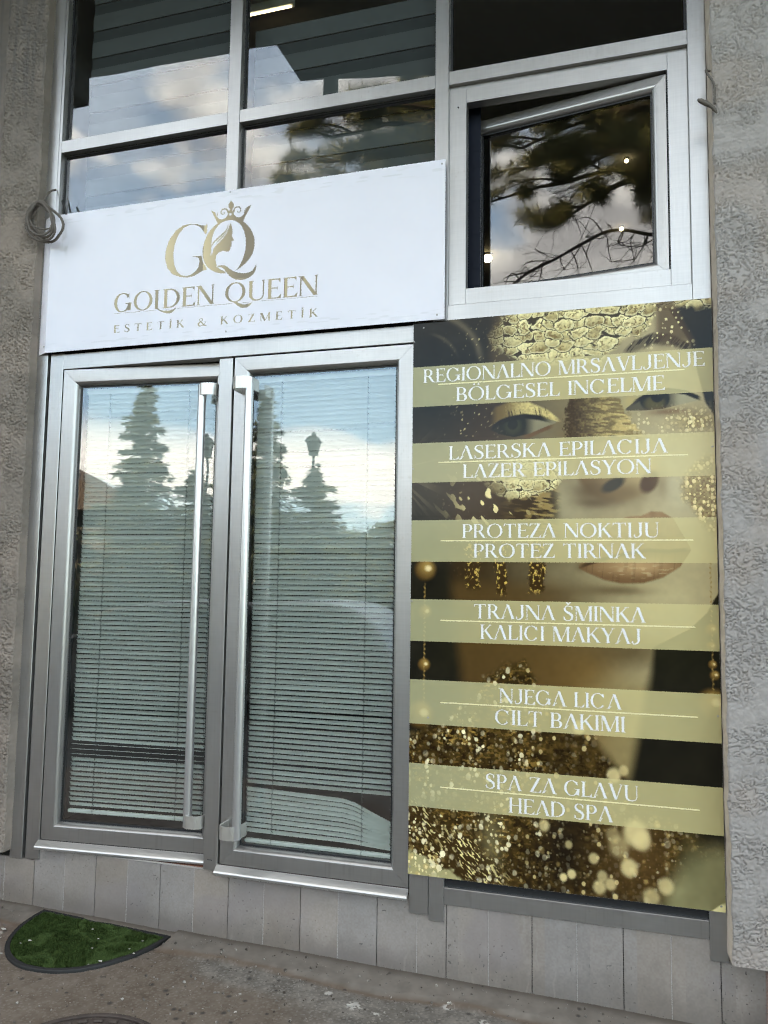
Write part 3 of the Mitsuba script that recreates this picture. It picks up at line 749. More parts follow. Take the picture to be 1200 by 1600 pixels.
        if ch == 'Z':
            w = 0.68
            return U([sbox(0.04, 1 - ha, w - 0.02, 1), sbox(0.02, 0, w, ha), Polygon([(0.02, 0), (0.02 + st * 1.15, 0), (w - 0.02, 1), (w - 0.02 - st * 1.15, 1)]), Polygon([(0.04, 1), (0.12, 1 - ha), (0.03, 0.78)]), Polygon([(w - 0.10, ha), (w, 0), (w + 0.02, 0.24)])]), w
        if ch == '&':
            a = brush([(0.86, 0.52), (0.80, 0.34), (0.62, 0.10), (0.36, 0.0), (0.13, 0.10), (0.09, 0.27), (0.20, 0.44), (0.44, 0.62), (0.52, 0.80), (0.42, 0.97), (0.28, 0.95), (0.22, 0.80), (0.30, 0.60), (0.55, 0.28), (0.80, 0.03), (0.95, 0.0)],
                      [ha, ha, ha, ha * 1.4, st * 0.9, st, st * 0.7, ha, ha * 1.3, ha, ha, st * 0.7, st * 0.9, st, st, ha * 1.4], 96)
            return U([a, self.foot(0.86, 0.54, 0.11)]), 0.98
        if ch == 'Ö':
            g, w = self.glyph('O')
            return U([g, oval(0.33, 1.17, 0.065, 0.065, 16), oval(0.61, 1.17, 0.065, 0.065, 16)]), w
        if ch == 'İ':
            g, w = self.glyph('I')
            return U([g, oval(w / 2, 1.19, 0.085, 0.085, 16)]), w
        if ch == 'Š':
            g, w = self.glyph('S')
            return U([g, Polygon([(0.14, 1.26), (0.22, 1.26), (0.30, 1.15), (0.38, 1.26), (0.46, 1.26), (0.32, 1.07), (0.28, 1.07)])]), w
        return None, 0.34

    def line(self, text, x0, x1, z0, cap, track=None):
        """The text with its capitals cap tall on the base line z0, spread from x0 to x1."""
        pen, shapes = 0.0, []
        for ch in text:
            g, w = self.glyph(ch)
            if g is not None:
                shapes.append(affinity.translate(g, pen, 0).buffer(0))
            pen += w + (self.track if track is None else track)
        s = unary_union(shapes)
        a, _, b, _ = s.bounds
        k = (x1 - x0) / (b - a)
        return [affinity.affine_transform(g, [k, 0, 0, cap, x0 - a * k, z0]) for g in shapes]


DIDONE = Font(0.136, 0.043, 0.055, 0.032, 0.07, False)
ROMAN = Font(0.150, 0.055, 0.050, 0.035, 0.10, True)


def write(shapes, y, mat, parent, label, skew=0.0, origin=(0, 0)):
    """A line of print: the part 'lettering', each letter a sub-part."""
    k = numbered(parent + '__lettering')
    labels[k] = {'label': label}
    for g in shapes:
        add('letter', flat(affinity.skew(g, xs=0.0, ys=skew, origin=origin), y), mat, k)
# ---------------------------------------------------------------- the ground
def axis(fine0, fine1, step, lo, hi, grow=1.5):
    a = list(np.arange(fine0, fine1 + step / 2, step))
    d = step
    while a[-1] < hi:
        d *= grow
        a.append(min(hi, a[-1] + d))
    d = step
    while a[0] > lo:
        d *= grow
        a.insert(0, max(lo, a[0] - d))
    return np.array(a)


def ground_height(x, y):
    z = -0.021 * (np.clip(x, -4, 2.5) + 1.4)
    wob = 0.035 * (meshkit.noise(np.stack([x * 6, 0 * x, 0 * x], -1), 3) - 0.5) + 0.02 * (meshkit.noise(np.stack([x * 19, 0 * x, 0 * x], -1), 8) - 0.5)
    edge = np.where(x > -1.97, -0.14, -0.03)
    t = np.clip((y - edge - wob) / 0.022, 0, 1)
    z = z + 0.010 * t * t * (3 - 2 * t) + np.where(y > edge, 0.10 * (y - edge), 0.0) * t
    far = np.clip(-y - 0.3, 0, None) * 0.012
    bump = 0.006 * (meshkit.fbm(np.stack([x * 3.5, y * 3.5, 0 * x], -1), 3, 1) - 0.5) + 0.0035 * (meshkit.fbm(np.stack([x * 22, y * 22, 0 * x], -1), 3, 2) - 0.5)
    return z - far + bump


gx, gy = axis(-3.4, 0.9, 0.012, -14, 14), axis(-1.3, 0.02, 0.012, -2.6, 0.02)
GX, GY = np.meshgrid(gx, gy, indexing='ij')
GZ = ground_height(GX, GY)
nx, ny = GX.shape
idx = np.arange(nx * ny).reshape(nx, ny)
quads = np.stack([idx[:-1, :-1], idx[1:, :-1], idx[1:, 1:], idx[:-1, 1:]], -1).reshape(-1, 4)
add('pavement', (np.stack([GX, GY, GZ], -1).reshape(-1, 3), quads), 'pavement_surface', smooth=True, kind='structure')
kerb = [(-14 + 1.0 * i, -14 + 1.0 * i + 0.992) for i in range(28)]
add('kerb', cat(*[bx(a, b, -2.75, -2.602, -0.35, float(ground_height(np.array([(a + b) / 2]), np.array([-2.6]))[0]) + 0.002, 0.008) for a, b in kerb]), 'concrete', kind='structure')
add('road', bx(-60, 60, -8.6, -2.5, -0.5, -0.20), 'asphalt', kind='structure')
add('far_pavement', bx(-60, 60, -11.0, -8.6, -0.5, -0.08), 'concrete', kind='structure')
add('ground', bx(-300, 300, -300, 60, -0.6, -0.212), 'lawn', kind='structure')

# ---------------------------------------------------------------- the building
B = thing('building', 'grey stucco shop building with an aluminium glazed front and double door', 'building')


def stucco_panel(x0, x1, z0, z1, y, step, depth, seed, side=None, ragged=0.0, fine=1.0):
    """A rendered face with worm-like scratches, standing proud to y; the side walls go back to y = 0.06."""
    xs, zs = np.arange(x0, x1 + step / 2, step), np.arange(z0, z1 + step / 2, step)
    X, Z = np.meshgrid(xs, zs, indexing='ij')
    q = np.stack([X, 0 * X, Z], -1) * fine
    w = meshkit.fbm(q * 24.0, 3, seed) + 0.30 * meshkit.noise(q * 80.0, seed + 2)
    patch = np.clip((meshkit.noise(q * 13.0, seed + 9) - 0.25) * 3.5, 0, 1)
    ridge = np.exp(-np.square((np.mod(w * 6.0, 1.0) - 0.5) / 0.12))
    Y = y + depth * ridge * (0.25 + 0.75 * patch) - 0.5 * depth * (meshkit.fbm(q * 140.0, 2, seed + 4) - 0.5) - 1.2 * depth * (meshkit.noise(q * 7.0, seed + 6) - 0.5)
    if ragged and side:
        i = 0 if side == 'left' else -1
        off = ragged * (meshkit.fbm(np.stack([0 * zs, 0 * zs, zs * 14.0], -1), 4, seed + 7) - 0.5)
        X[i, :] += off
        Y[i, :] += 0.006
    v = np.stack([X, Y, Z], -1).reshape(-1, 3)
    a, b = X.shape
    k = np.arange(a * b).reshape(a, b)
    f = np.stack([k[:-1, :-1], k[1:, :-1], k[1:, 1:], k[:-1, 1:]], -1).reshape(-1, 4)
    return (v, f), X, Y, zs


def strip(Xe, Ye, zs, y_back, x_back=None, flip=False):
    xb = Xe if x_back is None else np.full_like(Xe, x_back)
    v = np.vstack([np.column_stack([Xe, Ye, zs]), np.column_stack([xb, np.full_like(Xe, y_back), zs])])
    n = len(zs)
    k = np.arange(n - 1)
    return v, np.stack([k, k + 1, k + 1 + n, k + n], -1)


# left pier
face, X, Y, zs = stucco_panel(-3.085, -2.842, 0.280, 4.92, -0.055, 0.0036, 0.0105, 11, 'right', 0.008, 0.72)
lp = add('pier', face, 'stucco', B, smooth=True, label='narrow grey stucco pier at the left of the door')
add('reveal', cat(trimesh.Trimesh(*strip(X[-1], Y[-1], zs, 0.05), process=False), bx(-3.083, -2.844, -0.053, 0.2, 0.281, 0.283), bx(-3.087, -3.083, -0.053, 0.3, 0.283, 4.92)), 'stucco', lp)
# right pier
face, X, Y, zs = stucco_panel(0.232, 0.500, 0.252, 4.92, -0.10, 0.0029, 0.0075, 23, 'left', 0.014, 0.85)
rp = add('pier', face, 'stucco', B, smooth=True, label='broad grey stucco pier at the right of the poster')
add('broken_edge', strip(X[0], Y[0], zs, 0.05, 0.222), 'plaster_edge', rp, label='pale raw plaster edge beside the window frame')
add('underside', bx(0.234, 0.50, -0.097, 0.1, 0.2535, 0.256), 'stucco', rp)
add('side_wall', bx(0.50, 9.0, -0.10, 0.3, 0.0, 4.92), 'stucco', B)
add('side_wall', cat(bx(-3.40, -3.087, 0.02, 0.25, 0.0, 4.92), bx(-30.0, -3.40, -0.055, 0.3, 0.0, 5.10)), 'stucco', B)  # the unseen stretch to the left is lengthened to shade the road
add('neighbour_panel', bx(-3.41, -3.30, -0.01, 0.019, 0.3, 4.3), 'red_tile', B)
add('upper_wall', bx(-30.0, 9.0, 0.0, 9.0, 5.10, 15.5), 'stucco', B)  # unseen; its height and length are set for the shadow on the street
add('canopy', extrude_z([(-2.18, -1.5), (-0.6, -1.5), (-0.6, -1.85), (9.0, -1.85), (9.0, 0.35), (-2.18, 0.35)], 4.92, 5.099), 'soffit_paint', B)
add('canopy', extrude_z([(-9.0, -0.97), (-3.45, -0.97), (-2.182, -1.17), (-2.182, 0.35), (-9.0, 0.35)], 4.95, 5.098), 'soffit_paint', B)
add('canopy_beam', bx(-9.0, -3.45, -0.968, -0.45, 4.64, 4.948), 'soffit_paint', B)
add('added_shade_wall', bx(-4.75, -4.45, -1.5, -0.06, -0.1, 4.64), 'stucco', B)  # unseen wall, added to keep sky light off the left pier
add('canopy_bracket', bx(-2.02, -1.94, -1.62, -1.52, 4.78, 5.08, 0.01), 'soffit_paint', B)
# plinth of tiles
pl = add('plinth', cat(bx(-2.719, 0.224, 0.022, 0.10, -0.20, 0.292), bx(-3.40, -2.719, 0.022, 0.10, -0.20, 0.238), bx(0.224, 1.6, 0.022, 0.10, -0.20, 0.25)), 'mortar', B)
edges = [-3.379, -3.049, -2.719, -2.389, -2.059, -1.729, -1.399, -1.069, -0.7865, -0.4565, -0.1265, 0.2035, 0.5335, 0.8635]
for a, b in zip(edges[:-1], edges[1:]):
    top = 0.241 if b < -2.7 else 0.298 if b < 0.21 else 0.251
    m0 = (a + 0.165) if b - a > 0.30 else -0.904
    lo = -0.06
    dz = 0.0015 * (RNG.random() - 0.5)
    yf = 0.0105 + 0.0015 * RNG.random()
    t = cat(bx(a + 0.0014, m0 - 0.0012, yf, 0.024, lo, top + dz, 0.0012), bx(m0 + 0.0012, b - 0.0014, yf, 0.024, lo, top + dz, 0.0012))
    add('tile', t, 'tile', pl)
    add('groove', bx(m0 - 0.0012, m0 + 0.0012, yf + 0.001, 0.022, lo, top - 0.002), 'pale_grout', pl)
add('threshold', bx(-2.70, -0.94, 0.024, 0.12, 0.20, 0.2965), 'red_tile', B)
add('threshold_trim', bx(-2.715, -0.935, 0.008, 0.024, 0.2985, 0.3005), 'pale_grout', B)
# the room behind
add('room', cat(bx(-2.95, -2.90, 0.12, 7.0, 0.2, 5.0), bx(0.95, 1.0, 0.12, 7.0, 0.2, 5.0), bx(-2.95, 1.0, 7.0, 7.1, 0.2, 5.0), bx(0.24, 0.95, 0.12, 0.2, 0.3, 4.9)), 'room_wall', B)
add('room_floor', bx(-2.95, 1.0, 0.12, 7.0, 0.1, 0.295), 'room_floor', B)
add('ceiling', bx(-2.95, 1.0, 0.36, 7.0, 4.75, 4.9), 'ceiling_paint', B)

# fixed aluminium framing of the shop front
FR = add('front_frame', bx(-2.851, -2.782, 0.0, 0.06, 0.243, 4.93, 0.002), 'aluminium', B, label='aluminium framing of the door and the windows over it')
add('jamb', bx(-2.766, -2.692, 0.002, 0.06, 0.247, 2.62, 0.002), 'aluminium', FR)
add('gap_shade', bx(-2.782, -2.766, 0.028, 0.05, 0.25, 2.64), 'rubber', FR)  # black strip stands in for the shade between the two profiles
add('head_rail', bx(-2.692, -0.937, 0.001, 0.06, 2.538, 2.613, 0.002), 'aluminium', FR)
add('jamb', bx(-0.935, -0.8575, -0.001, 0.06, 0.240, 2.60, 0.002), 'aluminium', FR)
add('mullion', bx(-0.855, -0.795, -0.003, 0.06, 0.223, 4.93, 0.002), 'aluminium', FR)
add('mullion', bx(-1.847, -1.783, -0.001, 0.06, 2.70, 4.93, 0.002), 'aluminium', FR)
add('side_stile', bx(-2.780, -2.766, 0.0, 0.05, 2.70, 4.93, 0.001), 'aluminium', FR)
add('side_stile', bx(0.157, 0.2235, 0.0, 0.06, 0.6, 4.93, 0.002), 'aluminium', FR)
add('corner_post', bx(0.168, 0.2285, -0.002, 0.06, 0.219, 0.60, 0.002), 'aluminium', FR)
add('transom', bx(-2.766, -1.847, 0.0, 0.055, 3.644, 3.706, 0.0015), 'aluminium', FR)
add('transom', bx(-1.783, -0.855, 0.0, 0.055, 3.644, 3.706, 0.0015), 'aluminium', FR)
add('transom', bx(-0.795, 0.157, 0.0, 0.055, 3.650, 3.711, 0.0015), 'aluminium', FR)
add('window_sill_rail', bx(-0.795, 0.157, 0.0, 0.055, 2.612, 2.684, 0.0015), 'aluminium', FR)
add('bottom_rail', bx(-0.795, 0.168, 0.002, 0.055, 0.288, 0.352, 0.002), 'aluminium', FR)
add('bottom_dark_strip', bx(-0.795, 0.168, 0.02, 0.05, 0.352, 0.42), 'rubber', FR)  # black strip between the bottom rail and the poster
add('dark_infill', cat(bx(-2.78, -0.86, 0.036, 0.05, 2.60, 3.26), bx(-0.795, 0.168, 0.036, 0.05, 0.42, 2.612)), 'rubber', FR)  # black fill; behind the sign it makes the shadow line under the board


def sheet(x0, x1, z0, z1, y):
    """A sheet of glass, not quite flat."""
    xs, zs = np.linspace(x0, x1, 22), np.linspace(z0, z1, max(12, int(22 * (z1 - z0) / (x1 - x0))))
    X, Z = np.meshgrid(xs, zs, indexing='ij')
    q = np.stack([X * 3.1, 0 * X + y * 37, Z * 3.1], -1)
    Y = y + 0.0009 * (meshkit.noise(q, 31) - 0.5) + 0.00035 * (meshkit.noise(q * 2.7, 33) - 0.5)
    k = np.arange(X.size).reshape(X.shape)
    return trimesh.Trimesh(np.stack([X, Y, Z], -1).reshape(-1, 3), np.vstack([np.stack([k[:-1, :-1], k[1:, :-1], k[1:, 1:]], -1).reshape(-1, 3), np.stack([k[:-1, :-1], k[1:, 1:], k[:-1, 1:]], -1).reshape(-1, 3)]), process=False)


def pane(x0, x1, z0, z1, y, parent, gasket=0.008):
    add('gasket', ring_strip(x0, x1, z0, z1, gasket, y - 0.004, y + 0.02), 'rubber', parent)
    add('pane', sheet(x0, x1, z0, z1, y), 'glass', parent, smooth=True)


for (a, b), lows, cut in (((-2.766, -1.847), 3.26, 3.644), ((-1.783, -0.855), 3.26, 3.644)):
    pane(a, b, lows, cut, 0.036, FR)
    pane(a, b, 3.706, 4.93, 0.036, FR)
pane(-0.795, 0.157, 3.711, 4.93, 0.036, FR)

# the casement window, its sash hinged at the right and ajar
CW = add('casement_window', bx(-0.795, -0.7225, 0.020, 0.07, 2.690, 3.650, 0.0015), 'aluminium', B, label='aluminium casement window with its sash ajar')
add('side_rail', bx(0.0825, 0.157, 0.020, 0.07, 2.684, 3.650, 0.0015), 'aluminium', CW)
add('top_rail', bx(-0.7225, 0.0825, 0.0205, 0.07, 3.571, 3.650, 0.001), 'aluminium', CW)
add('lower_rail', bx(-0.7225, 0.0825, 0.0205, 0.07, 2.684, 2.757, 0.001), 'aluminium', CW)
add('dark_strip', cat(bx(-0.748, -0.678, 0.1115, 0.118, 2.70, 3.62), *[bx(-0.71, -0.6765, 0.1100, 0.1114, z, z + 0.035, 0.0005) for z in np.arange(2.80, 3.4, 0.075)]), 'dark_strip', CW)
add('screw', screw(-0.758, 0.0195, 3.555, 0.004), 'rubber', CW)
add('glazing_bead', bx(0.0795, 0.0825, 0.022, 0.04, 2.757, 3.571), 'rubber', CW)
SH = turn_z(-9.2, (0.078, 0.03, 0))
sash = mitred(-0.757, 0.078, 2.742, 3.564, [(0, 0.036), (0.0015, 0.033), (0.036, 0.030), (0.044, 0.031), (0.053, 0.037), (0.058, 0.048)], 0.085)
for nm, m in zip(('sash_stile', 'sash_stile', 'sash_top', 'sash_bottom'), sash):
    add(nm, placed(m, SH), 'aluminium', CW, smooth=35)
add('sash_gasket', placed(ring_strip(-0.757 + 0.058, 0.078 - 0.058, 2.742 + 0.058, 3.564 - 0.058, 0.006, 0.050, 0.075), SH), 'rubber', CW)
add('sash_pane', placed(sheet(-0.70, 0.02, 2.80, 3.506, 0.055), SH), 'glass', CW, smooth=True)

# ---------------------------------------------------------------- the double door
LEAF = [(0, 0.003), (0.002, 0.0), (0.060, 0.0), (0.066, 0.002), (0.072, 0.009), (0.0765, 0.019), (0.078, 0.030)]


def drip(x0, x1, z):
    return extrude_x([(0.000, z + 0.001), (-0.004, z + 0.001), (-0.026, z - 0.017), (-0.031, z - 0.021), (-0.033, z - 0.027), (-0.031, z - 0.034), (-0.027, z - 0.035), (-0.022, z - 0.026), (0.0, z - 0.012)], x0, x1)


def bracket(xc, z, flip):
    w, d, r, t = 0.045, 0.100, 0.036, 0.005
    outer = sbox(xc - w + r, -d + r, xc + w - r, -r * 0.2).buffer(r, 12)
    ringp = outer.difference(outer.buffer(-t, 12))
    ringp = ringp.intersection(sbox(-9, -9, 9, 0.0))
    m = trimesh.creation.extrude_polygon(ringp, 0.054, engine='earcut')
    m.apply_translation((0, 0, z))
    return m


def door_leaf(parent_label, x0, x1, z0, z1, M, handle_x, bar_x, zs):
    mem = mitred(x0, x1, z0, z1, LEAF, 0.06)
    D = add('door', placed(mem[0], M), 'aluminium', B, smooth=35, label=parent_label)
    for nm, m in zip(('stile', 'top_rail', 'bottom_rail'), mem[1:]):
        add(nm, placed(m, M), 'aluminium', D, smooth=35)
    add('drip_sill', placed(drip(x0 - 0.010, x1 + 0.001, z0 - 0.002), M), 'bright_aluminium', D, smooth=40)
    add('gasket', placed(ring_strip(x0 + 0.078, x1 - 0.078, z0 + 0.078, z1 - 0.078, 0.007, 0.031, 0.050), M), 'rubber', D)
    add('glass', placed(sheet(x0 + 0.078, x1 - 0.078, z0 + 0.078, z1 - 0.078, 0.033), M), 'glass', D, smooth=True)
    a = np.arange(28) * 2 * np.pi / 28
    bar = extrude_z(np.column_stack([bar_x + 0.0185 * np.cos(a), -0.074 + 0.0185 * np.sin(a)]), zs[0] + 0.002, zs[1] + 0.05)
    add('handle', placed(bar, M), 'handle_metal', D, smooth=40)
    for z in zs:
        add('handle_bracket', placed(bracket(handle_x, z, False), M), 'bracket_metal', D, smooth=40)
    return D


I4 = np.eye(4)
RD = door_leaf('right door leaf, closed', -1.770, -0.9375, 0.332, 2.532, I4, -1.690, -1.656, (0.465, 2.364))
HINGE = turn_z(5.2, (-2.684, 0.0, 0))
LD = door_leaf('left door leaf, standing ajar inwards', -2.684, -1.824, 0.340, 2.536, HINGE, -1.902, -1.930, (0.470, 2.364))
add('meeting_stile', bx(-1.845, -1.778, -0.003, 0.022, 0.304, 2.530, 0.002), 'aluminium', RD)
add('keyhole', bx(-1.825, -1.803, -0.0045, -0.002, 0.345, 0.347), 'rubber', RD)
# ---------------------------------------------------------------- the white sign over the door
SY = -0.030
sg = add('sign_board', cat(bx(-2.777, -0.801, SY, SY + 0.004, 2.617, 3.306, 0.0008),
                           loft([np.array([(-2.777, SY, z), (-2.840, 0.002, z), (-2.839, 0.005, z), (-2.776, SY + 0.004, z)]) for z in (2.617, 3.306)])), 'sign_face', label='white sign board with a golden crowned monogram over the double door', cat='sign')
for x, z in ((-0.816, 3.287), (-0.832, 2.637), (-2.783, 2.648), (-2.785, 3.288), (-1.802, 3.297), (-1.802, 2.645)):
    add('screw', screw(x, SY - 0.0005, z, 0.0045), 'steel', sg)


def mono(pts):
    """Outline of the monogram, in tenths of a millimetre from its lower left corner."""
    return [(-2.150 + a * 1e-3, 2.860 + b * 1e-3) for a, b in pts]


LETTER_G = mono([(235,304),(232,298),(226,293),(210,295),(186,304),(154,310),(112,308),(73,288),(37,243),(22,194),(21,152),(35,110),(63,79),(101,62),(138,56),(174,59),(205,73),(226,81),(239,81),(238,91),(222,114),(215,134),(211,152),(192,152),(162,153),(166,151),(187,147),(196,142),(201,128),(198,102),(182,80),(158,66),(135,62),(108,70),(84,92),(69,128),(63,172),(67,215),(84,262),(112,295),(144,306),(170,304),(197,290),(216,268),(227,251),(231,253),(235,266)])
RING_OUTER = mono([(288,295),(260,275),(231,235),(217,189),(218,145),(232,108),(262,79),(299,61),(345,56),(385,63),(420,81),(449,106),(471,141),(477,183),(471,216),(449,257),(416,289),(382,306),(341,310),(310,306)])
RING_INNER = mono([(341,303),(311,297),(286,279),(269,252),(261,222),(259,179),(265,140),(276,110),(295,88),(329,66),(365,58),(386,64),(414,100),(428,136),(434,178),(428,224),(409,269),(382,293),(362,302)])
WOMAN = mono([(354,291),(345,265),(323,239),(288,209),(271,180),(265,147),(245,119),(267,90),(298,76),(301,86),(290,97),(283,122),(286,143),(298,157),(318,163),(341,156),(350,157),(356,164),(357,175),(362,179),(360,187),(363,193),(362,202),(375,205),(363,224),(362,234),(366,248),(361,270)])
STRAND = mono([(343,288),(341,275),(328,253),(288,221),(265,198),(259,183)])
RING_TAIL = mono([(294,92),(318,95),(349,81),(375,62),(411,49),(441,46),(466,53),(480,67),(488,79),(486,58),(471,34),(447,21),(412,17),(376,27),(350,48),(329,74),(311,87)])
CROWN = mono([(288,295),(268,332),(252,363),(262,356),(274,350),(281,330),(295,315),(313,312),(328,317),(338,330),(342,346),(350,351),(342,365),(340,378),(346,387),(353,397),(361,385),(369,374),(366,362),(359,350),(366,338),(371,326),(384,313),(402,310),(417,320),(426,338),(434,354),(456,362),(442,338),(427,312),(416,288),(392,299),(372,305),(346,308),(318,306)])
CURL_LEFT = mono([(341,339),(334,353),(321,360),(308,356),(304,345),(313,335),(322,338),(319,346)])
CURL_RIGHT = mono([(367,338),(374,357),(389,361),(402,351),(401,338),(391,335),(385,343)])

ring = smooth_poly(RING_OUTER).difference(smooth_poly(RING_INNER))
tail = smooth_poly(RING_TAIL)
profile = Polygon(WOMAN).buffer(0.0012, 4).buffer(-0.0012, 4)
strand = brush(STRAND, [0.0008, 0.005, 0.007, 0.008, 0.007, 0.001])
crown = Polygon(CROWN).buffer(0)
crown = crown.buffer(0.002, 6).buffer(-0.002, 6).difference(Point(*mono([(352, 330)])[0]).buffer(0.006))
q_letter = unary_union([ring, profile]).difference(tail.buffer(0.0035)).difference(brush([mono([p])[0] for p in ((345, 262), (318, 225), (280, 192), (263, 168), (256, 146))], [0.001, 0.0045, 0.006, 0.005, 0.001]))
q_letter = unary_union([q_letter, tail, strand])
curls = unary_union([brush(CURL_LEFT, [0.008, 0.007, 0.006, 0.0055, 0.005, 0.004, 0.003]), brush(CURL_RIGHT, [0.008, 0.007, 0.006, 0.0055, 0.005, 0.004, 0.003]),
                     brush(mono([(283, 346), (286, 337), (285, 327)]), [0.001, 0.004, 0.001], 8), brush(mono([(426, 349), (424, 340), (420, 329)]), [0.001, 0.004, 0.001], 8)])
g_letter = Polygon(LETTER_G).buffer(0.0015, 4).buffer(-0.0015, 4).difference(smooth_poly(RING_OUTER).buffer(0.0045))
FY = SY - 0.0005
add('monogram', flat(g_letter, FY), 'gold_vinyl', sg, label='golden letter G of the monogram')
add('monogram', flat(q_letter, FY), 'gold_vinyl', sg, label='golden letter Q with a woman in profile')
add('crown', flat(unary_union([crown, curls]), FY), 'gold_vinyl', sg)
name = ROMAN.line('GOlDEN QUEEN', -2.395, -1.3635, 2.7785, 0.0900, 0.085)
write(name, FY, 'gold_vinyl', sg, 'the words GOLDEN QUEEN', -0.6, (-1.88, 2.78))
rule = sbox(-2.394, 2.7715, -1.362, 2.7735)
rule = affinity.skew(rule, xs=0.0, ys=-0.6, origin=(-1.88, 2.775)).difference(affinity.skew(unary_union(name), xs=0.0, ys=-0.6, origin=(-1.88, 2.78)).buffer(0.006))
for g in rule.geoms:
    add('rule', flat(g, FY), 'gold_vinyl', sg)
sub = ROMAN.line('ESTETİK & KOZMETİK', -2.391, -1.3605, 2.6805, 0.0365, 0.55)
write(sub, FY, 'gold_vinyl', sg, 'the words ESTETİK & KOZMETİK', -0.55, (-1.88, 2.68))

# ---------------------------------------------------------------- the poster beside the door
PY = -0.0125
pf = trimesh.Trimesh([(-0.9365, PY, 0.3925), (0.2215, PY, 0.3925), (0.2215, PY, 2.6165), (-0.9365, PY, 2.6165)], [[0, 1, 2], [0, 2, 3]], process=False)
po = add('poster', pf, 'poster_print', label='tall glossy poster of a gold painted face with six olive text bands', cat='poster')
add('backing_board', bx(-0.9368, 0.2218, PY + 0.0004, PY + 0.0045, 0.3921, 2.6169), 'board_edge', po)
LINES = [('REGIONALNO MRSAVLJENJE', 4.5, 113.1, 26.0, 20.4), ('BÖLGESEL INCELME', 18.3, 98.8, 34.4, 28.8), ('LASERSKA EPILACIJA', 15.5, 99.5, 58.4, 52.9), ('LAZER EPILASYON', 21.3, 93.4, 66.1, 60.6),
         ('PROTEZA NOKTIJU', 21.1, 95.7, 90.3, 84.8), ('PROTEZ TIRNAK', 25.7, 91.1, 98.2, 92.7), ('TRAJNA ŠMINKA', 26.0, 90.7, 122.1, 116.5), ('KALICI MAKYAJ', 28.5, 88.7, 130.1, 124.5),
         ('NJEGA LICA', 35.9, 81.7, 154.4, 148.9), ('CILT BAKIMI', 34.4, 82.8, 162.6, 157.0), ('SPA ZA GLAVU', 30.9, 87.0, 187.1, 181.6), ('HEAD SPA', 39.7, 78.2, 195.4, 189.9)]
for text, a, b, base, top in LINES:
    write(DIDONE.line(text, -0.937 + a / 100, -0.937 + b / 100, 2.618 - base / 100, (base - top) / 100), PY - 0.0006, 'white_print', po, 'the white words ' + text)
for x, z in ((-0.893, 2.592), (-0.932, 2.535), (-0.931, 1.46), (-0.929, 0.42), (-0.66, 0.402), (-0.32, 0.402), (0.207, 0.412), (0.211, 1.07), (0.214, 2.05), (-0.932, 2.0), (-0.86, 1.0)):
    add('screw', screw(x, PY - 0.0005, z, 0.0038), 'steel', po)
# ---------------------------------------------------------------- venetian blinds inside the door leaves
def slat_mesh(length, tilt=52.0, width=0.0246, sag=None):
    a = np.linspace(-1, 1, 6)
    u, v = a * width / 2, 0.0016 * (1 - a * a)
    t = math.radians(tilt)
    # outer edge (towards the street) up
    y, z = u * math.cos(t) + v * math.sin(t), -u * math.sin(t) + v * math.cos(t)
    xs = np.linspace(0, length, 13 if sag is not None else 2)
    rings = [np.column_stack([np.full(6, x), y, z + (sag(x / length) if sag is not None else 0)]) for x in xs]
    m = loft(rings, cap=False, close=False)
    return m


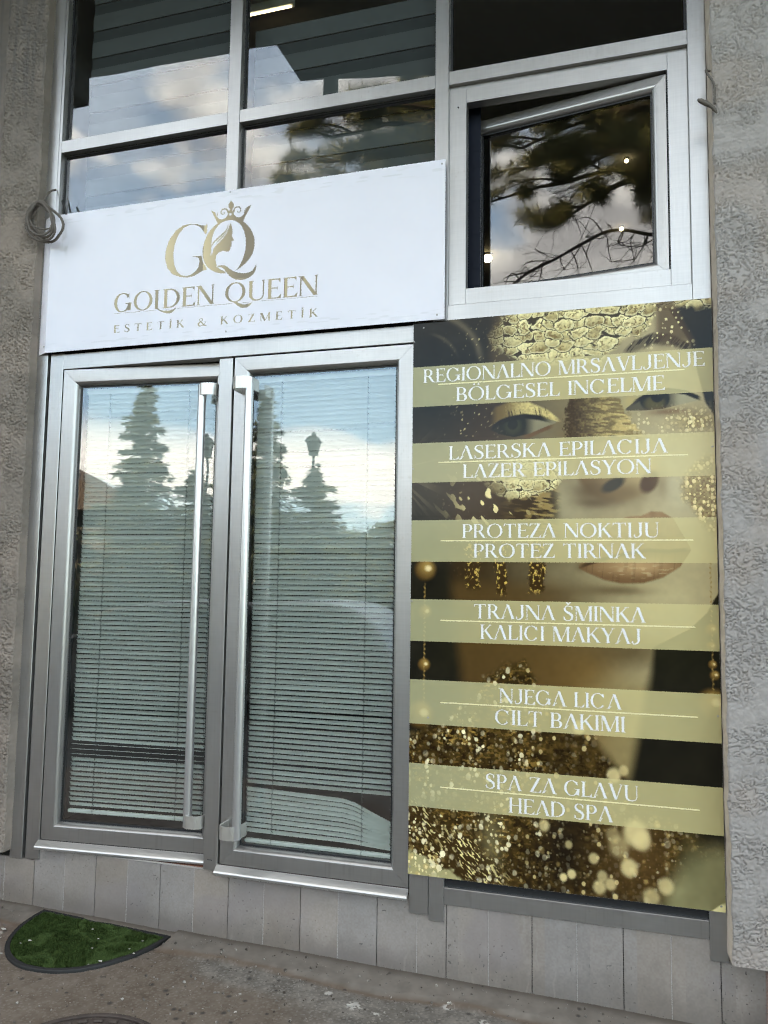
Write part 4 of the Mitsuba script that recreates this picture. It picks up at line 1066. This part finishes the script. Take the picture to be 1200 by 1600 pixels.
def blind(label, x0, x1, z0, z1, y, M, gap, droop, rail_z):
    b = thing('venetian_blind', label, 'blind', 'blinds inside the two door leaves')
    add('head_rail', placed(bx(x0, x1, y - 0.012, y + 0.012, z1 - 0.030, z1, 0.002), M), 'slat_paint', b)
    plain = mikit.ply(placed(slat_mesh(x1 - x0), M), 'slat_paint', smooth=True)
    pitch = 0.0226
    zs = np.arange(z1 - 0.040, z0 + 0.03, -pitch)
    rot = M[:3, :3]
    rnd = np.random.default_rng(5 if x0 < -2 else 6)
    for z in zs:
        off = rot @ np.array([x0, y, z]) + M[:3, 3]
        base = M[:3, 3]
        shift = rot @ np.array([x0, y, z])
        special = None
        if gap and gap[0] < z < gap[1]:
            special = slat_mesh(x1 - x0, 8.0)
        if droop and z < droop[0]:
            k = (droop[0] - z) / 0.30
            amt = droop[1] * max(0.0, 1 - 1.35 * k)
            lift = 0.010 * max(0, 1 - 2 * k)
            special = slat_mesh(x1 - x0, 54 + 8 * rnd.random(), sag=lambda s, amt=amt, lift=lift: -amt * np.clip((s - 0.72) / 0.28, 0, 1) ** 0.9 - 0.25 * amt * s - lift)
        r = rnd.random()
        if special is None and r < 0.16:
            e = (rnd.random() - 0.5) * 0.007
            e2 = (rnd.random() - 0.5) * 0.004
            special = slat_mesh(x1 - x0, 46 + 12 * rnd.random(), sag=lambda s, e=e, e2=e2: e * (s - 0.5) + e2 * np.sin(3.1 * s))
        if special is not None:
            add('slat', placed(special, M), 'slat_paint', b, smooth=True, to_world=T().translate(shift.tolist()))
        else:
            add('slat', plain, None, b, to_world=T().translate(shift.tolist()))
    add('bottom_rail', placed(bx(x0, x1, y - 0.011, y + 0.011, rail_z, rail_z + 0.016, 0.003), M), 'slat_paint', b)
    for s in (0.19, 0.80):
        xc = x0 + s * (x1 - x0)
        ms = [tube([(xc, y - 0.0135, z1 - 0.03), (xc + 0.002, y - 0.0135, (z0 + z1) / 2), (xc, y - 0.0135, rail_z)], 0.0009, 5)]
        for z in zs:
            ms.append(tube([(xc - 0.001, y - 0.0135, z + 0.012), (xc + 0.002, y - 0.0128, z + 0.006), (xc + 0.006, y - 0.0125, z + 0.002)], 0.0013, 4))
        add('cord', placed(cat(*ms), M), 'cord', b)
    for s in (0.012, 0.988):
        xc = x0 + s * (x1 - x0)
        add('cord', placed(cat(*[tube([(xc - 0.003, y - 0.013, z + 0.010), (xc + 0.003, y - 0.012, z - 0.001)], 0.0014, 4) for z in zs]), M), 'cord', b)
    return b


blind('pale venetian blind behind the ajar left door leaf, a dark gap low down', -2.590, -1.918, 0.46, 2.452, 0.068, np.array(HINGE), (0.715, 0.775), None, 0.452)
blind('pale venetian blind behind the closed right door leaf, its lower right slats collapsed', -1.684, -1.022, 0.42, 2.450, 0.068, I4, None, (0.655, 0.075), 0.415)

# zebra roller blinds behind the windows over the sign
for x0, x1, z1, lab in ((-2.70, -1.86, 4.88, 'grey striped roller blind behind the upper window nearest the left pier'), (-1.77, -0.87, 4.165, 'grey striped roller blind behind the middle upper window')):
    rb = thing('roller_blind', lab, 'blind', 'striped roller blinds behind the upper windows')
    z, i = z1, 0
    while z > 3.02:
        h = 0.086 if i % 2 == 0 else 0.062
        add('stripe', bx(x0, x1, 0.112 if i % 2 == 0 else 0.118, 0.1135 if i % 2 == 0 else 0.1195, z - h, z), 'blind_pale' if i % 2 == 0 else 'blind_dark', rb)
        z -= h
        i += 1
    add('bottom_bar', bx(x0, x1, 0.108, 0.124, z - 0.025, z, 0.004), 'blind_pale', rb)

# ---------------------------------------------------------------- lamps in the room
def bulb(x, y, z, r, label):
    d = thing('ceiling_lamp', label, 'lamp', 'lamps in the ceiling behind the casement')
    ico = trimesh.creation.icosphere(subdivisions=2, radius=r)
    ico.apply_translation((x, y, z - r * 0.6))
    m = mikit.ply(ico, 'white_paint', smooth=True)
    m['emitter'] = {'type': 'area', 'radiance': rgb(0.42, 0.34, 0.18)}
    scene[d + '__bulb'] = m
    add('socket', placed(trimesh.creation.cylinder(radius=r * 1.1, height=4.749 - z, sections=16), trimesh.transformations.translation_matrix((x, y, (4.749 + z) / 2 + 0.0005))), 'iron', d)


bulb(-0.061, 2.866, 4.738, 0.016, 'small round lamp lit in the ceiling, highest of the three seen through the casement')
bulb(-0.107, 4.047, 4.738, 0.020, 'small round lamp lit in the ceiling, the middle one seen through the casement')
bulb(-1.361, 4.340, 4.735, 0.044, 'small round lamp lit in the ceiling at the left edge of the casement glass')
ls = thing('strip_lamp', 'slim warm strip lamp lit on the ceiling behind the middle upper window', 'lamp')
m = mikit.ply(bx(-2.105, -1.83, 0.637, 0.645, 4.694, 4.702), 'white_paint')
m['emitter'] = {'type': 'area', 'radiance': rgb(0.36, 0.29, 0.16)}
scene[ls + '__tube'] = m
add('housing', bx(-2.12, -1.815, 0.625, 0.657, 4.703, 4.749), 'white_paint', ls)

# ---------------------------------------------------------------- cables on the wall
def wire(pts, r, n=60):
    return tube(spline(pts, n), r, 8)


cc = thing('cable_coil', 'loose coil of grey cable hanging at the upper left corner of the white sign', 'cable')
loops = []
rnd = np.random.default_rng(3)
for k in range(4):
    ph = rnd.random() * 6
    rx, rz = 0.104 - 0.009 * k + 0.008 * rnd.random(), 0.085 - 0.006 * k + 0.010 * rnd.random()
    cxx, czz = -2.772 + 0.010 * (rnd.random() - 0.5), 3.247 + 0.012 * (rnd.random() - 0.5)
    a = np.linspace(0, 2 * np.pi, 15)[:-1]
    til = 0.30
    P = np.column_stack([cxx + rx * np.cos(a) * (1 + 0.09 * np.sin(2 * a + ph) + 0.05 * np.sin(5 * a + 2 * ph)), -0.088 - 0.009 * k + 0.020 * np.cos(a + ph) - 0.02 * np.cos(a),
                         czz - 0.035 * np.cos(a) + rz * np.sin(a) * (1 + 0.09 * np.cos(3 * a + ph) + 0.04 * np.sin(4 * a))])
    loops.append(tube(spline(P, 72, closed=True).tolist() + [spline(P, 72, closed=True)[0].tolist()], 0.0064 - 0.0008 * (k % 2), 8, cap=False))
add('loop', cat(*loops), 'cable', cc, smooth=True)
add('tail', wire([(-2.782, -0.006, 3.452), (-2.790, -0.030, 3.435), (-2.795, -0.055, 3.395), (-2.800, -0.085, 3.345), (-2.835, -0.100, 3.325)], 0.0048), 'cable', cc, smooth=True)
add('tie', wire([(-2.700, -0.105, 3.205), (-2.740, -0.118, 3.195), (-2.800, -0.118, 3.215), (-2.860, -0.112, 3.235)], 0.0042), 'cable', cc, smooth=True)
bw = add('wire', wire([(-2.722, -0.006, 3.395), (-2.720, -0.030, 3.372), (-2.703, -0.034, 3.345), (-2.692, -0.033, 3.302)], 0.0045), 'black_wire', smooth=True, label='short black wire poking up behind the top left corner of the white sign', cat='wire')
wl = thing('wire', 'thin wire end sticking out of the plaster beside the casement window', 'wire')
add('strand', wire([(0.228, -0.085, 3.470), (0.212, -0.112, 3.458), (0.222, -0.125, 3.425), (0.236, -0.122, 3.400), (0.240, -0.116, 3.350), (0.240, -0.118, 3.318)], 0.0042), 'cable', wl, smooth=True)
add('taped_end', tube(spline([(0.178, -0.150, 3.326), (0.196, -0.140, 3.320), (0.214, -0.132, 3.312), (0.232, -0.124, 3.300), (0.246, -0.118, 3.282)], 24), np.interp(np.linspace(0, 1, 24), [0, 0.12, 0.4, 0.7, 0.8, 1], [0.004, 0.0085, 0.0095, 0.006, 0.0075, 0.003]), 8), 'cable', wl, smooth=True)
cp = thing('conduit', 'pinkish corrugated conduit at the foot of the right pier', 'pipe')
zz = np.linspace(-0.06, 0.242, 140)
add('corrugated_pipe', loft([np.column_stack([0.362 + (0.024 + 0.003 * math.cos(z * 520)) * np.cos(np.arange(20) * np.pi / 10), -0.072 + (0.024 + 0.003 * math.cos(z * 520)) * np.sin(np.arange(20) * np.pi / 10), np.full(20, z)]) for z in zz]), 'pink_plastic', cp, smooth=50)

# ---------------------------------------------------------------- doormat and manhole cover
def mat_outline(off=0.0, n=60):
    c = np.array([-2.310, -0.010])
    a = np.linspace(0, np.pi, n)
    pts = [(c[0] + (0.338 - off) * math.cos(t) * (1 - 0.0 * math.sin(t)), c[1] - off * 0.0 - (0.452 - off) * math.sin(t) ** 0.92) for t in a]
    pts = [(x, y - off if abs(y - c[1]) < 1e-9 else min(y, c[1] - off)) for x, y in pts]
    th = math.radians(-2.2)
    return [((x - c[0]) * math.cos(th) - (y - c[1]) * math.sin(th) + c[0], (x - c[0]) * math.sin(th) + (y - c[1]) * math.cos(th) + c[1]) for x, y in pts]


def mat_z(x, y):
    return ground_height(np.asarray(x), np.minimum(np.asarray(y), -0.05)) + 0.004


dm = thing('doormat', 'half round green artificial grass doormat with a black rubber rim', 'doormat')
out, inn = np.array(mat_outline(0.0)), np.array(mat_outline(0.021))
rings = []
for P, dz in ((out, -0.012), (out, 0.004), (out * 0.85 + inn * 0.15, 0.0085), (inn * 0.9 + out * 0.1, 0.0085), (inn, 0.004)):
    rings.append(np.column_stack([P, mat_z(P[:, 0], P[:, 1]) + dz]))
add('rim', loft(rings, cap=False), 'black_rubber', dm, smooth=45)
inp = Polygon(inn).buffer(0)
base = trimesh.creation.triangulate_polygon(inp.buffer(0.002), engine='earcut')
bv = np.array(base[0])
add('backing', trimesh.Trimesh(np.column_stack([bv, mat_z(bv[:, 0], bv[:, 1]) + 0.003]), base[1], process=False), 'turf', dm)
N = 42000
rnd = np.random.default_rng(12)
px = np.column_stack([rnd.uniform(-2.66, -1.95, N * 2), rnd.uniform(-0.48, 0.01, N * 2)])
px = px[shapely.contains_xy(inp.buffer(-0.002), px[:, 0], px[:, 1])][:N]
n = len(px)
ang, lean = rnd.uniform(0, 6.283, n), rnd.uniform(0.1, 0.6, n)
swirl = meshkit.fbm(np.column_stack([px * 9, np.zeros(n)]), 3, 4)
ang = np.where(rnd.random(n) < 0.65, swirl * 14.0, ang)
hgt = rnd.uniform(0.008, 0.013, n) * (0.9 + 0.2 * meshkit.noise(np.column_stack([px * 26, np.zeros(n)]), 2))
base3 = np.column_stack([px, mat_z(px[:, 0], px[:, 1]) + 0.003])
tip = base3 + np.column_stack([np.cos(ang) * lean * hgt, np.sin(ang) * lean * hgt, hgt])
side = np.column_stack([-np.sin(ang), np.cos(ang), np.zeros(n)]) * 0.0014
add('grass_pile', trimesh.Trimesh(np.stack([base3 - side, base3 + side, tip], 1).reshape(-1, 3), np.arange(3 * n).reshape(-1, 3), process=False), 'turf', dm, kind='stuff')
# scraps of paper and leaf lying about
scr = [(-2.23, -0.17, 0.010, 0), (-2.20, -0.25, 0.007, 0), (-2.48, -0.28, 0.011, 0), (-2.50, -0.31, 0.007, 0), (-2.06, -0.20, 0.008, 0), (-2.10, -0.33, 0.012, 0), (-2.02, -0.23, 0.009, 0), (-2.13, -0.37, 0.007, 0), (-2.31, -0.10, 0.007, 0), (-2.05, -0.12, 0.007, 0),
       (-2.68, -0.21, 0.017, 1), (-2.70, -0.27, 0.012, 1), (-2.63, -0.28, 0.009, 1), (-1.19, -0.22, 0.012, 1), (-1.08, -0.262, 0.017, 1), (-0.745, -0.13, 0.012, 1), (-2.60, -0.11, 0.007, 1), (-1.45, -0.45, 0.009, 1)]
bits_mat, bits_road = [], []
for i, (x, y, s, where) in enumerate(scr):
    k = 7
    a = np.sort(rnd.uniform(0, 6.283, k))
    r = s * rnd.uniform(0.5, 1.0, k)
    z = (mat_z(x, y) + 0.011) if where == 0 else ground_height(np.array(x), np.array(y)) + 0.0035
    P = np.column_stack([x + r * np.cos(a), y + 0.7 * r * np.sin(a), float(z) + 0.25 * s * rnd.random(k)])
    v = np.vstack([P, P - [0, 0, 0.0007]])
    f = [(0, j, j + 1) for j in range(1, k - 1)] + [(k, k + j + 1, k + j) for j in range(1, k - 1)] + [t for j in range(k) for t in ((j, (j + 1) % k, k + j), ((j + 1) % k, k + (j + 1) % k, k + j))]
    (bits_mat if where == 0 else bits_road).append(trimesh.Trimesh(v, np.array(f), process=False))

add('litter', cat(*bits_mat), 'paper', None, label='tiny pale scraps scattered over the green doormat', cat='litter', kind='stuff')
add('litter', cat(*bits_road), 'paper', None, label='tiny pale scraps scattered over the pavement by the plinth', cat='litter', kind='stuff')

mh = thing('manhole_cover', 'round rusty cast iron manhole cover cut by the bottom edge', 'manhole cover')
MC, MR = np.array([-1.786, -0.899]), 0.294
mz = float(ground_height(np.array(MC[0]), np.array(MC[1]))) + 0.010
a = np.arange(64) * 2 * np.pi / 64


def ringm(r0, r1, z0, z1):
    pr = [(r0, z0), (r1, z0), (r1, z1 - 0.002), (r1 - 0.002, z1), (r0 + 0.002, z1), (r0, z1 - 0.002)]
    return loft([np.array([(MC[0] + r * math.cos(t), MC[1] + r * math.sin(t), z) for r, z in pr]) for t in np.append(a, 2 * np.pi)], cap=False)


add('frame', ringm(MR - 0.018, MR, mz - 0.03, mz + 0.004), 'iron', mh, smooth=30)
disc = trimesh.creation.cylinder(radius=MR - 0.022, height=0.02, sections=64)
disc.apply_translation((MC[0], MC[1], mz - 0.012))
add('lid', disc, 'iron', mh)
bars = []
for rr, cnt in ((MR - 0.045, 30), (MR - 0.088, 24), (MR - 0.131, 18), (MR - 0.174, 12)):
    for j in range(cnt):
        t = 2 * np.pi * (j + 0.5 * ((rr * 1000) % 2 > 1)) / cnt
        b = bx(-0.016, 0.016, -0.009, 0.009, 0, 0.008, 0.003)
        b.apply_transform(trimesh.transformations.rotation_matrix(t + math.pi / 2, (0, 0, 1)))
        b.apply_translation((MC[0] + rr * math.cos(t), MC[1] + rr * math.sin(t), mz - 0.003))
        bars.append(b)
add('tread_pattern', cat(*bars), 'iron', mh, kind='stuff')

# grit and pebbles lying on the pavement
rnd = np.random.default_rng(21)
oct_ = trimesh.creation.icosphere(subdivisions=0, radius=1.0)
V, F, at_ = [], [], 0
for i in range(3600):
    x, y = rnd.uniform(-3.3, 0.6), -0.02 - 1.25 * rnd.random() ** 1.2
    s = 0.0014 + 0.0048 * rnd.random() ** 4
    if inp.buffer(0.03).contains(Point(x, y)) or math.hypot(x - MC[0], y - MC[1]) < MR:
        continue
    v = np.array(oct_.vertices) * s * rnd.uniform(0.6, 1.2, 3) + rnd.normal(size=(12, 3)) * s * 0.15
    V.append(v + [x, y, float(ground_height(np.array(x), np.array(y))) + 0.3 * s])
    F.append(np.array(oct_.faces) + at_)
    at_ += 12
add('gravel', trimesh.Trimesh(np.vstack(V), np.vstack(F), process=False), 'grit', None, label='loose grit strewn over the bare pavement', cat='gravel', kind='stuff')
# ---------------------------------------------------------------- the far side of the street, seen in the glass
def leaf_cloud(pos, size, seed, direction=None, flat_=0.6):
    r = np.random.default_rng(seed)
    n = len(pos)
    d = r.normal(size=(n, 3))
    d[:, 2] *= flat_
    if direction is not None:
        d = d * 0.55 + direction
    d /= np.linalg.norm(d, axis=1, keepdims=True)
    s = np.cross(d, r.normal(size=(n, 3)))
    s /= np.linalg.norm(s, axis=1, keepdims=True)
    L = size * r.uniform(0.6, 1.3, n)[:, None]
    return trimesh.Trimesh(np.stack([pos - s * L * 0.16, pos + s * L * 0.16, pos + d * L], 1).reshape(-1, 3), np.arange(3 * n).reshape(-1, 3), process=False)


def conifer(x, y, h, r0, label, seed, dense=1.0):
    t = thing('conifer', label, 'tree', 'conifers across the street')
    rnd = np.random.default_rng(seed)
    add('trunk', loft([np.column_stack([x + rr * np.cos(np.arange(10) * np.pi / 5), y + rr * np.sin(np.arange(10) * np.pi / 5), np.full(10, z)]) for z, rr in ((-0.2, 0.20), (h * 0.5, 0.11), (h * 0.98, 0.015))]), 'bark', t, smooth=True)
    P, D = [], []
    z = 0.5
    while z < h - 0.05:
        f = 1 - z / h
        reach = r0 * f ** 1.0 * (0.80 + 0.35 * rnd.random()) + 0.05
        for k in range(int(8 + 7 * f)):
            a = rnd.random() * 6.283
            L = reach * rnd.choice([rnd.uniform(0.45, 0.8), rnd.uniform(0.8, 1.25)])
            z_ = z + rnd.normal() * 0.13
            n = int((85 * L + 12) * dense)
            s = rnd.random(n) ** 0.75
            droop = -0.22 * L * s ** 1.4 + 0.10 * L * s ** 4
            spread = 0.22 * L * (1 - 0.6 * s) * rnd.normal(size=n)
            zz = z_ + droop + rnd.normal(size=n) * 0.05 * (0.4 + f)
            P.append(np.column_stack([x + L * s * math.cos(a) - spread * math.sin(a), y + L * s * math.sin(a) + spread * math.cos(a), zz]))
            D.append(np.tile([math.cos(a), math.sin(a), -0.25], (n, 1)))
        z += 0.13 + 0.16 * f
    add('crown', leaf_cloud(np.vstack(P), 0.15, seed + 1, np.vstack(D)), 'foliage', t)
    return t


conifer(-9.30, -16.0, 6.60, 2.15, 'tall pointed conifer whose tip is mirrored in the middle of the left door pane', 1)
conifer(-8.15, -16.8, 4.62, 2.80, 'shorter conifer mirrored behind the street lamp in the right door pane', 2)
conifer(-13.6, -17.0, 6.0, 2.0, 'conifer mirrored at the left edge of the left door pane', 3)
conifer(-3.0, -19.5, 5.0, 2.0, 'conifer across the street, furthest to the right', 4)


def pine(x, y, h, zc, R, label, seed, limbs):
    t = thing('pine_tree', label, 'tree')
    rnd = np.random.default_rng(seed)
    add('trunk', tube(spline([(x, y, -0.3), (x + 0.15, y, h * 0.35), (x - 0.1, y + 0.1, h * 0.7), (x, y, h)], 30), np.linspace(0.24, 0.05, 30), 10), 'bark', t, smooth=True)
    tw, P, D = [], [], []

    def tufts(c, n, L):
        v = rnd.normal(size=(n, 3))
        v /= np.linalg.norm(v, axis=1, keepdims=True)
        P.append(c + 0.05 * v)
        D.append(v * L)

    def branch(p0, p1, r, depth):
        p0, p1 = np.asarray(p0, float), np.asarray(p1, float)
        L = np.linalg.norm(p1 - p0)
        mid = (p0 + p1) / 2 + np.array([0, 0, 0.10 * L]) + rnd.normal(size=3) * 0.05 * L
        S = spline([p0, mid, p1], 14)
        add_r = np.linspace(r, r * 0.35, 14)
        tw.append(tube(S, add_r, 6))
        for i in range(3 if depth else 5, 14):
            for _ in range(1):
                if depth < 2 and rnd.random() < 0.8:
                    a = rnd.normal(size=3)
                    a[2] = abs(a[2]) * 0.2 - 0.35
                    a /= np.linalg.norm(a)
                    along = (p1 - p0) / L
                    q = S[i] + (a * 0.75 + along * 0.6) * (1.1 - 0.055 * i) * (L * 0.40 if depth == 0 else 0.20 + 0.34 * L) * rnd.uniform(0.5, 1.1)
                    branch(S[i], q, r * 0.38, depth + 1)
                elif depth == 2:
                    tufts(S[i], 6, 0.19)
        tufts(S[-1], 12, 0.21)

    for l in limbs:
        branch(*l, 0)
    add('branches', cat(*tw), 'bark', t, smooth=False)
    pos, dirs = np.vstack(P), np.vstack(D)
    s = np.cross(dirs, rnd.normal(size=dirs.shape))
    s = 0.0055 * s / np.linalg.norm(s, axis=1, keepdims=True)
    n = len(pos)
    add('crown', trimesh.Trimesh(np.stack([pos - s, pos + s, pos + dirs], 1).reshape(-1, 3), np.arange(3 * n).reshape(-1, 3), process=False), 'pine_needles', t, kind='stuff')
    return n


PX, PY_ = -1.2, -9.3
tips = [(8.0, (-5.6, -9.0, 8.25)), (8.3, (-4.7, -8.7, 8.95)), (8.1, (-4.3, -9.3, 8.65)), (8.5, (-5.2, -9.2, 8.85)), (8.6, (-4.0, -8.5, 9.25)), (7.5, (-4.5, -9.5, 7.85)),
        (9.2, (-3.5, -9.2, 9.7)), (9.7, (-3.6, -9.0, 10.2)), (10.2, (-3.7, -8.7, 10.9)), (8.8, (-2.7, -9.4, 9.2)), (9.4, (-2.4, -8.4, 9.9)), (9.8, (0.6, -9.0, 10.5)), (8.9, (1.4, -9.0, 9.3)), (10.8, (-1.0, -8.4, 11.6)),
        (11.0, (-3.0, -9.0, 11.9)), (7.8, (-3.0, -9.0, 8.2)), (7.4, (-2.7, -8.6, 7.7)), (7.9, (-3.7, -8.2, 8.3)), (9.0, (-3.0, -10.2, 9.4)), (11.6, (-0.4, -9.6, 12.6))]
pine(PX, PY_, 13.0, 0, 0, 'tall spreading pine with crooked limbs, mirrored in the casement and the middle upper window', 5, [((PX, PY_, z), e, 0.06 if i < 8 else 0.045) for i, (z, e) in enumerate(tips)])
# its bare lower limb
rnd = np.random.default_rng(44)
S = spline([(PX, PY_, 6.7), (-2.0, -9.1, 6.90), (-2.65, -9.0, 6.99), (-3.2, -8.9, 7.20), (-3.75, -9.05, 7.24), (-4.3, -9.0, 6.98), (-4.8, -8.95, 6.84), (-5.5, -9.0, 6.35)], 48)
ms = [tube(S, np.linspace(0.046, 0.014, 48), 8)]
for i in range(8, 48, 2):
    p = S[i]
    for _ in range(2):
        q = p + np.array([rnd.uniform(-0.65, 0.3), rnd.uniform(-0.4, 0.4), rnd.uniform(-0.9, 0.3)])
        ms.append(tube(spline([p, (p + q) / 2 + rnd.normal(size=3) * 0.08, q], 8), np.linspace(0.013, 0.005, 8), 4))
        for _ in range(3):
            w = q + rnd.normal(size=3) * 0.24
            ms.append(tube([q, (q + w) / 2 + rnd.normal(size=3) * 0.03, w], [0.006, 0.005, 0.003], 3))
add('bare_limb', cat(*ms), 'bark', 'pine_tree', label='bare twiggy lower limb')

# hedge, house, lamp, car
hd = thing('hedge', 'high dark hedge closing the far side of the street', 'hedge')
rnd = np.random.default_rng(8)
n = 60000
hx = rnd.uniform(-30, 16, n)
top = 3.35 + 1.1 * (meshkit.fbm(np.column_stack([hx * 0.35, 0 * hx, 0 * hx]), 3, 2) - 0.5) + 0.5 * (meshkit.noise(np.column_stack([hx * 1.7, 0 * hx, 0 * hx]), 4) - 0.5)
hz = top * rnd.random(n) ** 0.7
add('leaves', leaf_cloud(np.column_stack([hx, -21.0 + rnd.normal(size=n) * 0.5, hz]), 0.28, 9), 'foliage', hd, kind='stuff')
add('core', bx(-30, 16, -21.3, -20.7, -0.2, 2.7), 'foliage', hd)
hs = thing('house', 'low grey house with a pitched roof and a barred window across the street', 'house')
add('wall', bx(-22.0, -10.7, -19.4, -18.2, -0.2, 3.5), 'render_wall', hs)
add('annex_wall', bx(-10.699, -8.7, -19.2, -18.2, -0.2, 3.05), 'render_wall', hs)
add('roof', loft([np.array([(-20.4, y, 3.52), (-10.25, y, 3.52), (-15.3, y, 6.3)]) for y in (-20.0, -17.6)]), 'roof_tile', hs)
wn = add('window', bx(-10.68, -9.18, -18.199, -18.15, 1.5, 2.4), 'dark_glass', hs)
add('bars', cat(*[bx(x - 0.02, x + 0.02, -18.10, -18.06, 1.5, 2.4) for x in np.linspace(-10.65, -9.2, 12)], *[bx(-10.7, -9.15, -18.13, -18.101, z - 0.03, z + 0.03) for z in (1.5, 2.4)]), 'white_paint', wn)
lp_ = thing('street_lamp', 'old style street lamp with a four sided lantern, mirrored in the right door pane', 'street lamp')
LX, LY = -5.48, -10.0
add('pole', tube([(LX, LY, -0.1), (LX, LY, 0.5), (LX, LY, 0.55), (LX, LY, 3.80)], [0.065, 0.06, 0.034, 0.022], 12), 'lamp_iron', lp_, smooth=40)
add('base', trimesh.creation.cylinder(radius=0.13, height=0.5, sections=12, transform=trimesh.transformations.translation_matrix((LX, LY, 0.15))), 'lamp_iron', lp_)


def sq(h, z):
    return np.array([(LX - h, LY - h, z), (LX + h, LY - h, z), (LX + h, LY + h, z), (LX - h, LY + h, z)])


add('lantern_glass', loft([sq(0.048, 3.82), sq(0.088, 4.01)]), 'lamp_glass', lp_)
add('lantern_roof', loft([sq(0.118, 4.012), sq(0.115, 4.025), sq(0.070, 4.085), sq(0.032, 4.105), sq(0.032, 4.13), sq(0.008, 4.17)]), 'lamp_iron', lp_)
add('lantern_bars', cat(*[tube([(LX + sx * 0.050, LY + sy * 0.050, 3.81), (LX + sx * 0.092, LY + sy * 0.092, 4.015)], 0.008, 5) for sx in (-1, 1) for sy in (-1, 1)], loft([sq(0.066, 3.79), sq(0.066, 3.82)])), 'lamp_iron', lp_)

car = thing('parked_car', 'silver hatchback parked across the road, mirrored low in the door glass', 'car')
CX, CY = -6.85, -6.9
prof = [(0.05, 0.35), (0.0, 0.60), (0.10, 0.78), (0.95, 0.93), (1.65, 1.36), (2.10, 1.46), (3.00, 1.45), (3.62, 1.30), (3.95, 0.98), (4.05, 0.60), (3.98, 0.33)]
P2 = spline(prof, 60)
P2 = np.vstack([P2, [(3.9, 0.26), (0.15, 0.26)]])


def car_ring(y, k):
    z = P2[:, 1]
    pull = np.clip((z - 0.9) / 0.55, 0, 1)
    yy = y * (1 - 0.20 * pull)
    c = np.array([2.0, 0.75])
    q = c + (P2 - c) * k
    return np.column_stack([CX + q[:, 0], CY + yy * (1 if k > 0.98 else 1.0), q[:, 1] - 0.17])


body = loft([car_ring(-0.86, 0.93), car_ring(-0.84, 0.985), car_ring(-0.78, 1.0), car_ring(0.78, 1.0), car_ring(0.84, 0.985), car_ring(0.86, 0.93)])
add('body', body, 'car_paint', car, smooth=40)
for sgn in (1, -1):
    def q(x, z):
        return (CX + x, CY + sgn * (0.868 * (1 - 0.20 * min(1, max(0, (z - 0.9) / 0.55))) + 0.004), z - 0.17)
    for pts in ([(1.22, 0.97), (2.25, 0.99), (2.25, 1.36), (1.75, 1.33)], [(2.32, 0.99), (3.55, 1.02), (3.30, 1.30), (2.32, 1.36)]):
        A = np.array([q(*p) for p in pts])
        Bk = A - [0, sgn * 0.03, 0]
        add('side_window', trimesh.convex.convex_hull(np.vstack([A, Bk])), 'dark_glass', car)
    for wx in (0.80, 3.22):
        w = trimesh.creation.cylinder(radius=0.31, height=0.20, sections=28, transform=trimesh.transformations.rotation_matrix(math.pi / 2, (1, 0, 0)))
        w.apply_translation((CX + wx, CY + sgn * 0.78, 0.11))
        k = add('wheel', w, 'black_rubber', car, smooth=40)
        w2 = trimesh.creation.cylinder(radius=0.20, height=0.21, sections=20, transform=trimesh.transformations.rotation_matrix(math.pi / 2, (1, 0, 0)))
        w2.apply_translation((CX + wx, CY + sgn * 0.785, 0.11))
        add('rim', w2, 'steel', k, smooth=40)
    add('headlight', bx(CX + 0.02, CX + 0.22, CY + sgn * 0.50, CY + sgn * 0.82, 0.44, 0.58, 0.03), 'lamp_glass', car)
